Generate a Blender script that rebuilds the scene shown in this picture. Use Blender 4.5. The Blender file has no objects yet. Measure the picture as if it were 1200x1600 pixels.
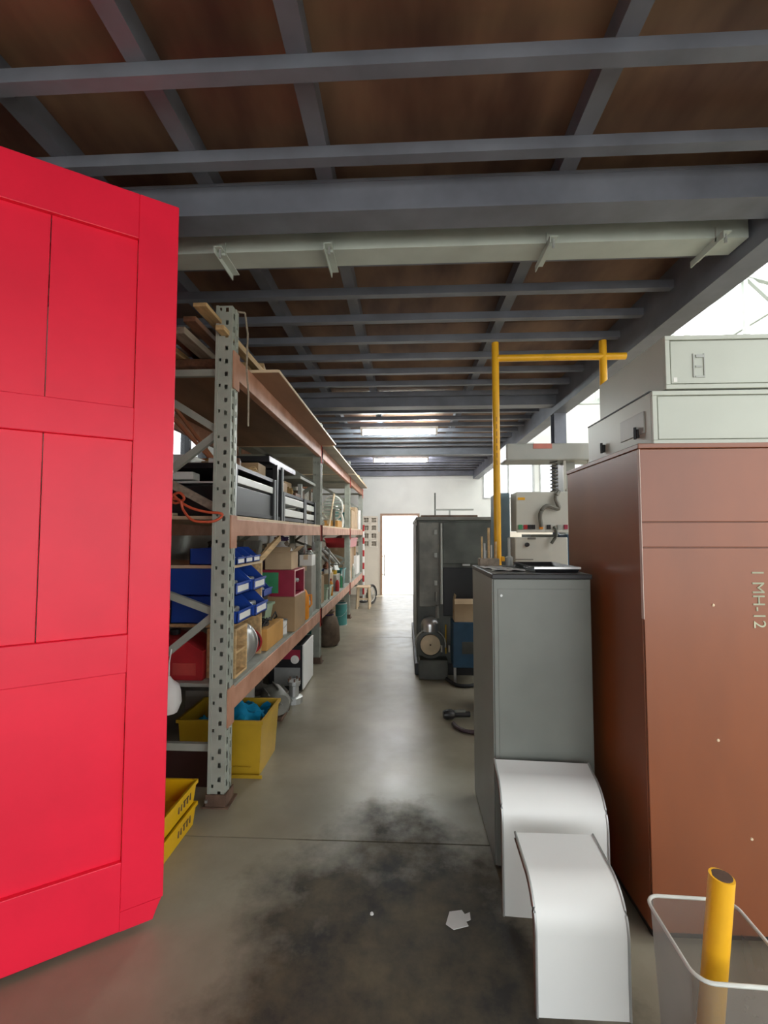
import bpy, bmesh, math, random
from mathutils import Vector, Matrix, Euler
random.seed(7)
R = math.radians
scn = bpy.context.scene
COL = scn.collection

# ------------------------------------------------------------------ camera
F_PX = 700.0
cam_d = bpy.data.cameras.new('camera')
cam_d.sensor_fit = 'AUTO'
cam_d.sensor_width = 36.0
cam_d.lens = F_PX * 36.0 / 1600.0
cam_d.clip_start = 0.02
cam = bpy.data.objects.new('camera', cam_d)
COL.objects.link(cam)
pitch = math.atan(35 / F_PX)
yaw = math.atan(33 / F_PX * math.cos(pitch))
cam.location = (0, 0, 1.5)
cam.rotation_euler = (math.pi / 2 + pitch, 0, yaw)
scn.camera = cam

# ------------------------------------------------------------------ world, exposure
w = bpy.data.worlds.new('overcast_sky')
scn.world = w
w.use_nodes = True
bg = w.node_tree.nodes['Background']
bg.inputs[0].default_value = (0.93, 0.97, 1.0, 1)
bg.inputs[1].default_value = 1.0
scn.view_settings.view_transform = 'Standard'
scn.view_settings.look = 'None'
scn.view_settings.gamma = 1.0
scn.view_settings.use_curve_mapping = False
scn.view_settings.exposure = 1.7

# high sun behind the thin cloud, straight onto the translucent roof
sd = bpy.data.lights.new('sun_offscreen', 'SUN')
sd.energy = 3.0
sd.angle = R(8)
sd.color = (1.0, 0.97, 0.92)
so = bpy.data.objects.new('sun_offscreen', sd)
so.rotation_euler = (R(-12), R(14), 0)
so.location = (4, 4, 12)
COL.objects.link(so)

# ------------------------------------------------------------------ materials
MATS = {}
def mat(name, c, rough=0.55, metal=0.0, var=0.12, scale=9.0, bump=0.0, c2=None, detail=4, stretch=None,
        coat=0.0, trans=0.0, alpha=1.0, spec=0.5):
    if name in MATS: return MATS[name]
    m = bpy.data.materials.new(name)
    m.use_nodes = True
    nt = m.node_tree; N = nt.nodes; L = nt.links
    p = N['Principled BSDF']
    tc = N.new('ShaderNodeTexCoord'); mp = N.new('ShaderNodeMapping')
    L.new(tc.outputs['Object'], mp.inputs[0])
    if stretch: mp.inputs['Scale'].default_value = stretch
    nz = N.new('ShaderNodeTexNoise'); nz.inputs['Scale'].default_value = scale; nz.inputs['Detail'].default_value = detail
    L.new(mp.outputs[0], nz.inputs['Vector'])
    ramp = N.new('ShaderNodeValToRGB')
    a = [max(0, x * (1 - var)) for x in c]; b = list(c2) if c2 else [min(1, x * (1 + var)) for x in c]
    ramp.color_ramp.elements[0].position = 0.33; ramp.color_ramp.elements[1].position = 0.68
    ramp.color_ramp.elements[0].color = (*a, 1); ramp.color_ramp.elements[1].color = (*b, 1)
    L.new(nz.outputs['Fac'], ramp.inputs[0])
    L.new(ramp.outputs[0], p.inputs['Base Color'])
    p.inputs['Roughness'].default_value = rough
    p.inputs['Metallic'].default_value = metal
    p.inputs['Coat Weight'].default_value = coat; p.inputs['Coat Roughness'].default_value = .22; p.inputs['Coat IOR'].default_value = 1.6
    p.inputs['Transmission Weight'].default_value = trans
    p.inputs['Alpha'].default_value = alpha
    p.inputs['Specular IOR Level'].default_value = spec
    if bump:
        bm_ = N.new('ShaderNodeBump'); bm_.inputs['Strength'].default_value = bump; bm_.inputs['Distance'].default_value = 0.004
        n2 = N.new('ShaderNodeTexNoise'); n2.inputs['Scale'].default_value = scale * 6; n2.inputs['Detail'].default_value = 3
        L.new(mp.outputs[0], n2.inputs['Vector']); L.new(n2.outputs['Fac'], bm_.inputs['Height']); L.new(bm_.outputs[0], p.inputs['Normal'])
    MATS[name] = m
    return m

def emit(name, c, s):
    m = bpy.data.materials.new(name); m.use_nodes = True
    p = m.node_tree.nodes['Principled BSDF']
    p.inputs['Base Color'].default_value = (*c, 1)
    p.inputs['Emission Color'].default_value = (*c, 1); p.inputs['Emission Strength'].default_value = s
    return m

def sheet_mat():
    m = bpy.data.materials.new('translucent_roofing'); m.use_nodes = True
    nt = m.node_tree; N = nt.nodes; L = nt.links
    N.remove(N['Principled BSDF'])
    t = N.new('ShaderNodeBsdfTranslucent'); d = N.new('ShaderNodeBsdfDiffuse'); mx = N.new('ShaderNodeMixShader')
    t.inputs[0].default_value = (0.9, 0.92, 0.93, 1); d.inputs[0].default_value = (0.8, 0.8, 0.8, 1)
    mx.inputs[0].default_value = 0.28
    L.new(t.outputs[0], mx.inputs[1]); L.new(d.outputs[0], mx.inputs[2]); L.new(mx.outputs[0], N['Material Output'].inputs[0])
    return m

def floor_mat():
    m = bpy.data.materials.new('stained_concrete'); m.use_nodes = True
    nt = m.node_tree; N = nt.nodes; L = nt.links
    p = N['Principled BSDF']
    tc = N.new('ShaderNodeTexCoord')
    def noise(s, d, rough=0.55):
        n = N.new('ShaderNodeTexNoise'); n.inputs['Scale'].default_value = s; n.inputs['Detail'].default_value = d
        n.inputs['Roughness'].default_value = rough
        L.new(tc.outputs['Object'], n.inputs['Vector']); return n
    def math_(op, a, b=None, clamp=False):
        n = N.new('ShaderNodeMath'); n.operation = op; n.use_clamp = clamp
        for i, v in enumerate((a, b)):
            if v is None: continue
            if isinstance(v, (int, float)): n.inputs[i].default_value = v
            else: L.new(v, n.inputs[i])
        return n.outputs[0]
    def mix(f, a, b):
        n = N.new('ShaderNodeMix'); n.data_type = 'RGBA'
        L.new(f, n.inputs[0])
        for i, v in ((6, a), (7, b)):
            if isinstance(v, tuple): n.inputs[i].default_value = (*v, 1)
            else: L.new(v, n.inputs[i])
        return n.outputs[2]
    n1 = noise(1.3, 8); n2 = noise(7, 6); n3 = noise(45, 3)
    rp = N.new('ShaderNodeValToRGB'); rp.color_ramp.elements[0].position = .35; rp.color_ramp.elements[1].position = .66
    rp.color_ramp.elements[0].color = (.185, .16, .11, 1); rp.color_ramp.elements[1].color = (.35, .305, .225, 1)
    L.new(n1.outputs['Fac'], rp.inputs[0])
    fine = mix(math_('MULTIPLY', n3.outputs['Fac'], .35), rp.outputs[0], (.22, .205, .17))
    # oil and tyre stains with their own worn shape, on the slab in front of the cabinets
    sep = N.new('ShaderNodeSeparateXYZ'); L.new(tc.outputs['Object'], sep.inputs[0])
    wob = noise(2.3, 7, .65)
    wv = math_('MULTIPLY', math_('SUBTRACT', wob.outputs['Fac'], .5), 1.5)
    def blob(cx, cy, rx, ry, soft=2.2):
        dx = math_('DIVIDE', math_('SUBTRACT', sep.outputs[0], cx), rx); dy = math_('DIVIDE', math_('SUBTRACT', sep.outputs[1], cy), ry)
        d = math_('SQRT', math_('ADD', math_('MULTIPLY', dx, dx), math_('MULTIPLY', dy, dy)))
        d = math_('ADD', d, wv)
        return math_('MULTIPLY', math_('SUBTRACT', 1.25, d), soft, clamp=True)
    b1 = blob(.02, 1.20, .66, 1.18, 2.2)
    b3 = blob(-.30, 1.75, .22, .45, 1.6)
    s = math_('MAXIMUM', math_('MULTIPLY', b1, .96), math_('MULTIPLY', b3, .8))
    mot = N.new('ShaderNodeValToRGB'); mot.color_ramp.elements[0].position = .36; mot.color_ramp.elements[1].position = .66
    mot.color_ramp.elements[0].color = (.007, .006, .005, 1); mot.color_ramp.elements[1].color = (.085, .064, .032, 1)
    L.new(noise(4.2, 9, .68).outputs['Fac'], mot.inputs[0])
    stain = mot.outputs[0]
    col = mix(s, fine, stain)
    L.new(col, p.inputs['Base Color'])
    L.new(math_('ADD', math_('ADD', math_('MULTIPLY', n2.outputs['Fac'], .28), .20), math_('MULTIPLY', s, .35)), p.inputs['Roughness'])
    bm_ = N.new('ShaderNodeBump'); bm_.inputs['Strength'].default_value = .12; bm_.inputs['Distance'].default_value = .004
    L.new(n2.outputs['Fac'], bm_.inputs['Height']); L.new(bm_.outputs[0], p.inputs['Normal'])
    return m

red_paint = mat('red_door_paint', (.90, .012, .048), .42, var=.06, scale=3, bump=.12)
steel_blue = mat('blue_grey_steel_paint', (.155, .165, .20), .45, var=.18, scale=4)
steel_pale = mat('pale_green_grey_paint', (.50, .54, .49), .5, var=.1, scale=4)
ply_red = mat('ceiling_plywood', (.16, .07, .05), .55, var=.4, scale=3.2, stretch=(1, .35, 1), c2=(.30, .17, .10), bump=.1)
concrete = floor_mat()
wall_w = mat('off_white_wall_paint', (.72, .72, .68), .8, var=.05, scale=2)
wall_b = mat('cream_wall_paint', (.76, .68, .57), .8, var=.05, scale=2)
frame_br = mat('brown_door_frame', (.38, .24, .16), .6)
roof_sheet_m = sheet_mat()
post_m = mat('rack_post_grey_green', (.36, .375, .32), .5, metal=.0, var=.12, scale=7)
beam_m = mat('rack_beam_salmon_orange', (.50, .225, .13), .55, var=.2, scale=6, c2=(.58, .30, .20))
red_clip = mat('red_clip', (.55, .06, .04), .5)
ply = mat('plywood_brown', (.30, .155, .085), .6, var=.2, scale=5, stretch=(1, .25, 1))
ply_pale = mat('plywood_edge', (.66, .50, .33), .6, var=.12, scale=8)
ply_grey = mat('weathered_grey_sheet', (.30, .31, .27), .65, var=.15, scale=5)
wood_p = mat('pine_wood', (.55, .36, .17), .6, var=.25, scale=7, stretch=(6, .6, 6))
wood_d = mat('dark_timber', (.17, .075, .04), .6, var=.3, scale=7, stretch=(6, .6, 6))
wood_g = mat('grey_timber', (.30, .24, .18), .7, var=.25, scale=7, stretch=(6, .6, 6))
black_m = mat('black_steel_paint', (.012, .012, .014), .45, var=.1)
black_pl = mat('black_plastic', (.02, .02, .022), .4)
chrome = mat('bright_steel', (.62, .62, .62), .28, metal=.9, var=.06)
alu = mat('dull_aluminium', (.50, .51, .50), .42, metal=.6, var=.1)
white_pl = mat('white_laminate', (.80, .80, .77), .35, var=.03, scale=2)
white_box = mat('white_card', (.82, .80, .76), .6, var=.04)
kraft = mat('kraft_cardboard', (.36, .23, .12), .75, var=.1, scale=6)
kraft2 = mat('pale_cardboard', (.50, .36, .22), .75, var=.1, scale=6)
kraft3 = mat('orange_cardboard', (.55, .28, .07), .7, var=.1, scale=6)
grey_card = mat('grey_carton', (.33, .31, .27), .75, var=.1)
blue_pl = mat('blue_bin_plastic', (.012, .06, .36), .4, var=.12, scale=3)
blue_dk = mat('navy_plastic', (.01, .02, .09), .4)
yel_pl = mat('yellow_tote_plastic', (.46, .28, .015), .42, var=.12, scale=4)
yel_cr = mat('yellow_crate_plastic', (.80, .46, .005), .42, var=.08, scale=4)
yel_paint = mat('yellow_pipe_paint', (.88, .45, .015), .4, var=.08, scale=6)
cyan_cl = mat('cyan_cloth', (.005, .30, .50), .8, var=.2, scale=9, bump=.3)
teal_m = mat('teal_paint', (.05, .22, .21), .5)
green_m = mat('green_paint', (.05, .30, .13), .5)
green_p = mat('pale_green_plastic', (.38, .50, .36), .45)
red_pl = mat('red_plastic', (.42, .02, .025), .45, var=.12)
maroon = mat('maroon_steel', (.33, .018, .05), .42, var=.1)
pink_m = mat('pale_pink_edge', (.75, .42, .40), .5)
cord_m = mat('orange_red_cord', (.60, .10, .04), .55)
grey_m = mat('machine_grey_paint', (.40, .41, .38), .45, var=.08, scale=4)
grey_lt = mat('light_grey_enamel', (.60, .60, .54), .4, var=.05, scale=3)
grey_cab = mat('cabinet_grey_enamel', (.165, .175, .155), .36, var=.1, scale=3)
enc_m = mat('enclosure_grey_enamel', (.50, .52, .45), .42, var=.04, scale=3)
mahog = mat('mahogany_laminate', (.23, .058, .014), .40, var=.18, scale=2.2, stretch=(1, 1, .4), coat=.28)
mahog_dk = mat('dark_brown_side_board', (.06, .026, .022), .36, var=.15, scale=3)
mach_dk = mat('dark_green_grey_machine', (.085, .09, .078), .5, var=.35, scale=4)
mach_md = mat('worn_machine_grey', (.20, .195, .17), .5, var=.3, scale=5)
blue_mc = mat('machine_blue_paint', (.02, .07, .13), .45, var=.15)
blue_gr = mat('blue_grey_machine_column', (.17, .25, .30), .45, var=.1)
rubber = mat('black_rubber', (.015, .014, .015), .6)
rust = mat('rusty_iron', (.13, .075, .05), .7, var=.35, scale=12)
paper = mat('crumpled_paper', (.62, .62, .60), .8, var=.06)
bin_m = mat('smoky_clear_plastic', (.22, .20, .18), .3, alpha=.55, var=.05)
sack_m = mat('brown_sackcloth', (.17, .12, .085), .85, var=.2, scale=12, bump=.3)
orange_m = mat('orange_plastic', (.75, .27, .02), .45)
purple_m = mat('purple_cloth', (.06, .03, .11), .8)
chalk = mat('chalk_writing', (.45, .46, .33), .9, var=.3)
tyre_m = mat('grey_tyre_rubber', (.06, .055, .05), .8)
glass_m = mat('clear_jar', (.55, .58, .52), .15, alpha=.7)
tube_on = emit('lit_fluorescent_tube', (.93, 1.0, .95), 42.0)
tube_on2 = emit('lit_fluorescent_tube_cool', (.95, .95, 1.0), 42.0)

# ------------------------------------------------------------------ geometry helpers
class G:
    def __init__(s): s.bm = bmesh.new()
    def box(s, x0, x1, y0, y1, z0, z1, bev=0, mtx=None):
        b = bmesh.new()
        vs = [b.verts.new((x, y, z)) for x in (x0, x1) for y in (y0, y1) for z in (z0, z1)]
        for f in ((0, 1, 3, 2), (4, 6, 7, 5), (0, 4, 5, 1), (2, 3, 7, 6), (0, 2, 6, 4), (1, 5, 7, 3)): b.faces.new([vs[i] for i in f])
        bmesh.ops.recalc_face_normals(b, faces=b.faces)
        if bev: bmesh.ops.bevel(b, geom=b.edges[:], offset=bev, segments=2, profile=.5, affect='EDGES')
        if mtx is not None: bmesh.ops.transform(b, matrix=mtx, verts=b.verts)
        s._merge(b); return s
    def obox(s, c, size, rot=(0, 0, 0), bev=0):
        m = Matrix.Translation(c) @ Euler(rot).to_matrix().to_4x4()
        a, b, d = (v / 2 for v in size)
        return s.box(-a, a, -b, b, -d, d, bev, m)
    def bar(s, p0, p1, wd, th, bev=0):
        p0 = Vector(p0); p1 = Vector(p1); d = p1 - p0
        q = d.to_track_quat('Y', 'Z').to_matrix().to_4x4()
        return s.box(-wd / 2, wd / 2, -d.length / 2, d.length / 2, -th / 2, th / 2, bev, Matrix.Translation((p0 + p1) / 2) @ q)
    def tube(s, p0, p1, r, n=12, r2=None): return s.path([p0, p1], r, n, r2=r2)
    def path(s, pts, r, n=8, closed=False, r2=None):
        P = [Vector(p) for p in pts]; rings = []; b = s.bm; k = len(P)
        for i, p in enumerate(P):
            if closed: t = P[(i + 1) % k] - P[i - 1]
            else: t = P[min(i + 1, k - 1)] - P[max(i - 1, 0)]
            t.normalize()
            up = Vector((0, 0, 1)) if abs(t.z) < .9 else Vector((0, 1, 0))
            u = t.cross(up).normalized(); v = t.cross(u)
            rr = r if r2 is None or i == 0 else r2
            rings.append([b.verts.new(p + rr * (math.cos(a) * u + math.sin(a) * v)) for a in (2 * math.pi * j / n for j in range(n))])
        for i in range(k if closed else k - 1):
            A, B = rings[i], rings[(i + 1) % k]
            for j in range(n): b.faces.new((A[j], A[(j + 1) % n], B[(j + 1) % n], B[j]))
        if not closed:
            b.faces.new(list(reversed(rings[0]))); b.faces.new(rings[-1])
        return s
    def lathe(s, prof, n=20, mtx=None):
        b = bmesh.new(); rings = []
        for r, z in prof:
            rings.append([b.verts.new((r * math.cos(2 * math.pi * j / n), r * math.sin(2 * math.pi * j / n), z)) for j in range(n)] if r > 1e-6 else [b.verts.new((0, 0, z))])
        for A, B in zip(rings, rings[1:]):
            for j in range(n):
                if len(A) == 1 and len(B) == 1: continue
                if len(A) == 1: b.faces.new((A[0], B[j], B[(j + 1) % n]))
                elif len(B) == 1: b.faces.new((A[j], A[(j + 1) % n], B[0]))
                else: b.faces.new((A[j], A[(j + 1) % n], B[(j + 1) % n], B[j]))
        bmesh.ops.recalc_face_normals(b, faces=b.faces)
        if mtx is not None: bmesh.ops.transform(b, matrix=mtx, verts=b.verts)
        s._merge(b); return s
    def prism(s, poly, axis, a0, a1):
        b = bmesh.new()
        def P(u, v, a): return ((a, u, v), (u, a, v), (u, v, a))[axis]
        A = [b.verts.new(P(u, v, a0)) for u, v in poly]; B = [b.verts.new(P(u, v, a1)) for u, v in poly]; n = len(poly)
        b.faces.new(A); b.faces.new(B)
        for i in range(n): b.faces.new((A[i], A[(i + 1) % n], B[(i + 1) % n], B[i]))
        bmesh.ops.recalc_face_normals(b, faces=b.faces)
        s._merge(b); return s
    def tapered(s, x0, x1, y0, y1, z0, z1, inset, t=.006, bev=0):
        """open-topped tub: walls flare out by inset from bottom to top"""
        b = s.bm
        def ring(i, z): return [b.verts.new(v) for v in ((x0 + i, y0 + i, z), (x1 - i, y0 + i, z), (x1 - i, y1 - i, z), (x0 + i, y1 - i, z))]
        o0 = ring(inset, z0); o1 = ring(0, z1); i1 = ring(t, z1); i0 = ring(inset + t, z0 + t)
        for A, B in ((o0, o1), (o1, i1), (i1, i0)):
            for j in range(4): b.faces.new((A[j], A[(j + 1) % 4], B[(j + 1) % 4], B[j]))
        b.faces.new(list(reversed(o0))); b.faces.new(i0)
        return s
    def quad(s, *vs):
        s.bm.faces.new([s.bm.verts.new(v) for v in vs]); return s
    def _merge(s, b):
        mp = {v: s.bm.verts.new(v.co) for v in b.verts}
        for f in b.faces: s.bm.faces.new([mp[v] for v in f.verts])
        b.free()
    def done(s, name, m, parent=None, loc=(0, 0, 0), rot=(0, 0, 0), smooth=False, label=None):
        me = bpy.data.meshes.new(name)
        s.bm.to_mesh(me); s.bm.free()
        me.materials.append(m)
        if smooth:
            for p in me.polygons: p.use_smooth = True
            try: me.set_sharp_from_angle(angle=R(40))
            except Exception: pass
        o = bpy.data.objects.new(name, me); COL.objects.link(o)
        o.location = loc; o.rotation_euler = rot
        if parent: o.parent = parent
        if label: o['label'] = label
        return o

def tag(o, label, cat, group=None, kind=None):
    o['label'] = label; o['category'] = cat
    if group: o['group'] = group
    if kind: o['kind'] = kind
    return o
def T(name, label, cat, loc=(0, 0, 0), rz=0, group=None, rot=None):
    o = bpy.data.objects.new(name, None); COL.objects.link(o); o.empty_display_size = .1
    o.location = loc; o.rotation_euler = rot if rot else (0, 0, rz)
    return tag(o, label, cat, group)
def struct(o, label, cat='structure'):
    tag(o, label, cat, kind='structure'); return o
def dup(o, parent=None, loc=None):
    c = o.copy(); COL.objects.link(c)
    if parent: c.parent = parent
    if loc is not None: c.location = loc
    for ch in o.children: dup(ch, c)
    return c

# ================================================================== SETTING
# ---- floor: slabs of concrete with open joints
fl = G().box(-2.6, 9, -4.5, 11.2, -.15, -.02).done('floor', mat('joint_dirt', (.02, .018, .015), .9))
struct(fl, 'grey concrete floor with dark oil stains and open joints', 'floor')
ys = [-4.5, 2.262, 6.6, 11.2]
for a, b in zip(ys, ys[1:]):
    G().box(-2.6, 9, a + .004, b - .004, -.021, 0).done('concrete_slab', concrete, fl)
gr = G().box(-40, 45, -40, 60, -.3, -.155).done('ground', mat('outdoor_concrete', (.5, .5, .47), .8))
struct(gr, 'pale concrete yard outside the building', 'ground')
ap = G().box(-3, 6, 11.36, 16, -.155, -.01).done('ground_apron', mat('outdoor_concrete', (.5, .5, .47), .8))
struct(ap, 'concrete apron outside the far doorway', 'ground')
ap2 = G().box(-4, 9, -12, -4.5, -.155, -.002).done('ground_forecourt', mat('outdoor_concrete', (.5, .5, .47), .8))
struct(ap2, 'concrete forecourt in front of the workshop', 'ground')

# ---- walls
YB = 11.2
wb = G()
# opening of the doorway X -.58..+.34, z 0..1.98 ; vent opening X -1.27..-.68, z 1.16..1.92 ; window X 2.0..4.2 z 2.48..3.7
wb.box(-2.6, -1.27, YB, YB + .16, 1.56, 5.8)
wb.box(-1.27, -.68, YB, YB + .16, 1.96, 5.8)
wb.box(-.68, -.62, YB, YB + .16, 1.56, 5.8)
wb.box(-.62, .36, YB, YB + .16, 2.02, 5.8)
wb.box(.36, 1.93, YB, YB + .16, 1.56, 5.8)
wb.box(1.93, 3.2, YB, YB + .16, 1.56, 2.38)
wb.box(1.93, 3.2, YB, YB + .16, 3.78, 5.8)
wb.box(3.2, 3.32, YB, YB + .16, 1.56, 5.8)
wb.box(3.32, 4.4, YB, YB + .16, 1.56, 2.48)
wb.box(3.32, 4.4, YB, YB + .16, 3.42, 5.8)
wb.box(4.4, 9, YB, YB + .16, 1.56, 5.8)
wbo = wb.done('wall_back', wall_w); struct(wbo, 'off white far wall with doorway and window', 'wall')
g = G(); g.box(-2.6, -1.27, YB, YB + .16, 0, 1.56); g.box(-1.27, -.68, YB, YB + .16, 0, 1.17); g.box(-.68, -.62, YB, YB + .16, 0, 1.56)
g.box(.36, 9, YB, YB + .16, 0, 1.56)
g.done('dado', wall_b, wbo, label='cream painted lower half of the far wall')
G().box(-1.27, -.68, YB + .145, YB + .16, 1.17, 1.96).done('vent_backing', wall_b, wbo)
for i in range(3):
    for j in range(4):
        x = -1.265 + i * .195; z = 1.172 + j * .197
        v = G(); wd, ht, t = .192, .194, .04
        v.box(x, x + t, YB - .006, YB + .09, z, z + ht); v.box(x + wd - t, x + wd, YB - .006, YB + .09, z, z + ht)
        v.box(x + t, x + wd - t, YB - .006, YB + .09, z, z + t); v.box(x + t, x + wd - t, YB - .006, YB + .09, z + ht - t, z + ht)
        v.box(x + wd / 2 - .006, x + wd / 2 + .006, YB + .03, YB + .08, z + t, z + ht - t); v.box(x + t, x + wd - t, YB + .03, YB + .08, z + ht / 2 - .006, z + ht / 2 + .006)
        v.done('vent_block', wall_b, wbo)
d1 = G().box(-.62, -.57, YB - .03, YB + .17, 0, 2.02).box(.31, .36, YB - .03, YB + .17, 0, 2.02).box(-.57, .31, YB - .03, YB + .17, 1.97, 2.02).done('door_1', frame_br)
struct(d1, 'brown frame of the open far doorway', 'door')
G().tube((-.52, YB + .12, .45), (-.52, YB + .12, 1.0), .014).bar((-.57, YB + .12, .5), (-.52, YB + .12, .5), .02, .02).bar((-.57, YB + .12, .95), (-.52, YB + .12, .95), .02, .02).done('pull_bar', alu, d1)
# window of the high bay
def window(name, x0, x1, z0, z1, nx, label):
    g = G(); t_ = .035
    g.box(x0, x0 + t_, YB - .02, YB + .1, z0, z1); g.box(x1 - t_, x1, YB - .02, YB + .1, z0, z1)
    g.box(x0, x1, YB - .018, YB + .098, z0, z0 + t_); g.box(x0, x1, YB - .018, YB + .098, z1 - t_, z1)
    wx = (x1 - x0) / nx
    for i in range(1, nx): g.box(x0 + i * wx - .015, x0 + i * wx + .015, YB - .015, YB + .09, z0, z1)
    o_ = g.done(name, mat('window_frame_grey', (.45, .46, .45), .5)); struct(o_, label, 'window')
    for i in range(nx): G().box(x0 + i * wx + .012, x0 + (i + 1) * wx - .012, YB + .045, YB + .05, z0 + .03, z1 - .03).done('pane', mat('window_glass', (.95, .97, 1), .05, trans=1.0, var=0), o_)
window('window_1', 1.93, 3.2, 2.38, 3.78, 2, 'grey framed window in the far wall beyond the yellow frame, made tall to stand for glare')  # window enlarged so its white panes stand in for the glare
window('window_3', 3.32, 4.4, 2.48, 3.42, 2, 'lower grey framed window in the far wall of the high bay')
wl = G(); XL = -2.45
wl.box(XL - .15, XL, -4.5, 4.5, 0, 5.2); wl.box(XL - .15, XL, 5.4, YB, 0, 5.2); wl.box(XL - .15, XL, 4.5, 5.4, 0, 2.25); wl.box(XL - .15, XL, 4.5, 5.4, 2.75, 5.2)
struct(wl.done('wall_left', wall_w), 'off white side wall behind the pallet rack', 'wall')
w2 = G()
for y in (4.5, 4.93, 5.36): w2.box(XL - .1, XL + .01, y, y + .04, 2.25, 2.75)
w2.box(XL - .1, XL + .01, 4.5, 5.4, 2.25, 2.29); w2.box(XL - .1, XL + .01, 4.5, 5.4, 2.71, 2.75)
w2o = w2.done('window_2', black_m); struct(w2o, 'small dark framed window behind the rack', 'window')
for y in (4.54, 4.97): G().box(XL - .055, XL - .05, y - .005, y + .395, 2.285, 2.715).done('pane', mat('window_glass', (.95, .97, 1), .05, trans=1.0, var=0), w2o)
struct(G().box(-2.6, -1.93, 1.2, 1.32, 0, 3.2).done('wall_front', wall_w), 'off white front wall beside the red door hinge', 'wall')
struct(G().box(8.85, 9, -4.5, YB, 0, 5.2).done('wall_right', wall_w), 'off white wall of the high bay', 'wall')
struct(G().box(1.86, 1.98, -4.5, YB, 3.26, 5.3).done('wall_mezzanine', wall_w), 'mezzanine parapet wall above the edge beam', 'wall')

# ---- ceiling = underside of the mezzanine: plywood sheets on stringers, joists and main beams
ceil = G().box(-2.6, 1.86, -4.5, YB, 3.215, 3.26).done('ceiling', mat('ceiling_dark', (.03, .025, .02), .8))
struct(ceil, 'plywood mezzanine underside on blue grey steel joists', 'ceiling')
xs = [-2.45, -1.46, -.905, -.357, .717, 1.70]
yy = [-4.5, -1.34, 1.1, 3.54, 5.98, 8.42, 11.19]
for a, b in zip(xs, xs[1:]):
    for c, d in zip(yy, yy[1:]):
        G().box(a + .004, b - .004, c + .004, d - .004, 3.195, 3.214).done('plywood_sheet', ply_red, ceil)
for x in xs[1:-1]:
    G().box(x - .036, x + .036, -4.4, 11.15, 3.10, 3.193).done('stringer', steel_blue, ceil)
mains = [(-1.1, -.96), (1.93, 2.07), (5.02, 5.17), (8.10, 8.25), (11.03, 11.17)]
jo = None
for k in range(-16, 28):
    y = 1.40 + .355 * k
    if any(a - .06 < y < b + .02 for a, b in mains) or y > 11: continue
    if jo is None: jo = G().box(-2.44, 1.69, 0, .05, 3.05, 3.101).done('joist', steel_blue, ceil, loc=(0, y, 0))
    else: dup(jo, ceil, (0, y, 0))
for a, b in mains:
    g = G(); g.box(-2.44, 1.685, a, b, 2.95, 2.962); g.box(-2.44, 1.685, a, b, 3.088, 3.1); g.box(-2.44, 1.685, a + .006, a + .02, 2.962, 3.088)
    g.done('main_beam', steel_blue, ceil)
# pale fascia channel and its stub brackets
G().box(-2.44, 1.68, 2.20, 2.212, 2.95, 3.03).box(-2.44, 1.68, 2.212, 2.34, 2.95, 2.962).box(-2.44, 1.68, 2.2, 2.34, 3.03, 3.05).done('fascia_channel', steel_pale, ceil)
for x in (-1.5, -.94, -.383, .725, 1.54):
    g = G(); g.box(x - .02, x + .02, 2.14, 2.39, 2.944, 2.949); g.box(x - .02, x - .015, 2.14, 2.39, 2.915, 2.944); g.box(x - .02, x + .02, 2.19, 2.1995, 2.93, 3.0)
    b_ = g.done('bracket', steel_pale, ceil)
    G().tube((x + .005, 2.165, 2.90), (x + .005, 2.165, 2.944), .007, 6).done('bolt', alu, b_)
# edge beam and column
eb = G().box(1.69, 1.702, -4.4, 11.19, 2.90, 3.255).box(1.69, 1.845, -4.4, 11.19, 2.880, 2.90).box(1.69, 1.845, -4.4, 11.19, 3.24, 3.258)
eb.done('edge_beam', steel_blue, ceil)
colm = G().box(1.70, 1.83, 5.12, 5.13, 0, 2.88).box(1.70, 1.83, 5.25, 5.26, 0, 2.88).box(1.76, 1.772, 5.13, 5.25, 0, 2.88).box(1.66, 1.87, 5.08, 5.30, 0, .012)
struct(colm.done('column', steel_blue), 'blue grey steel column under the mezzanine edge beam', 'column')

# ---- translucent roof of the high bay
rf = bpy.data.objects.new('roof', None); COL.objects.link(rf); struct(rf, 'white translucent corrugated roof over the high bay', 'roof')
def roof_z(x): return 4.75 + (x - 1.9) * .30 if x < 5.4 else 5.80 - (x - 5.4) * .30
def corr(x0, x1, y0, y1):
    g = G(); b = g.bm; n = int((y1 - y0) / .038); prev = None
    for i in range(n + 1):
        y = y0 + (y1 - y0) * i / n; dz = .018 * math.sin(2 * math.pi * (y) / .152)
        cur = [b.verts.new((x, y, roof_z(x) + dz)) for x in (x0, x1)]
        if prev: b.faces.new((prev[0], prev[1], cur[1], cur[0]))
        prev = cur
    return g
y = -4.5
while y < 11.1:
    for x0, x1 in ((1.9, 5.4), (5.4, 8.95)): corr(x0, x1, y, min(y + .93, 11.19)).done('roof_sheet', roof_sheet_m, rf, smooth=True)
    y += .92
for x in (2.2, 3.25, 4.3, 5.3, 6.4, 7.5, 8.6):
    G().box(x - .03, x + .03, -4.5, 11.19, roof_z(x) - .13, roof_z(x) - .025).done('purlin', steel_pale, rf)
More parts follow.
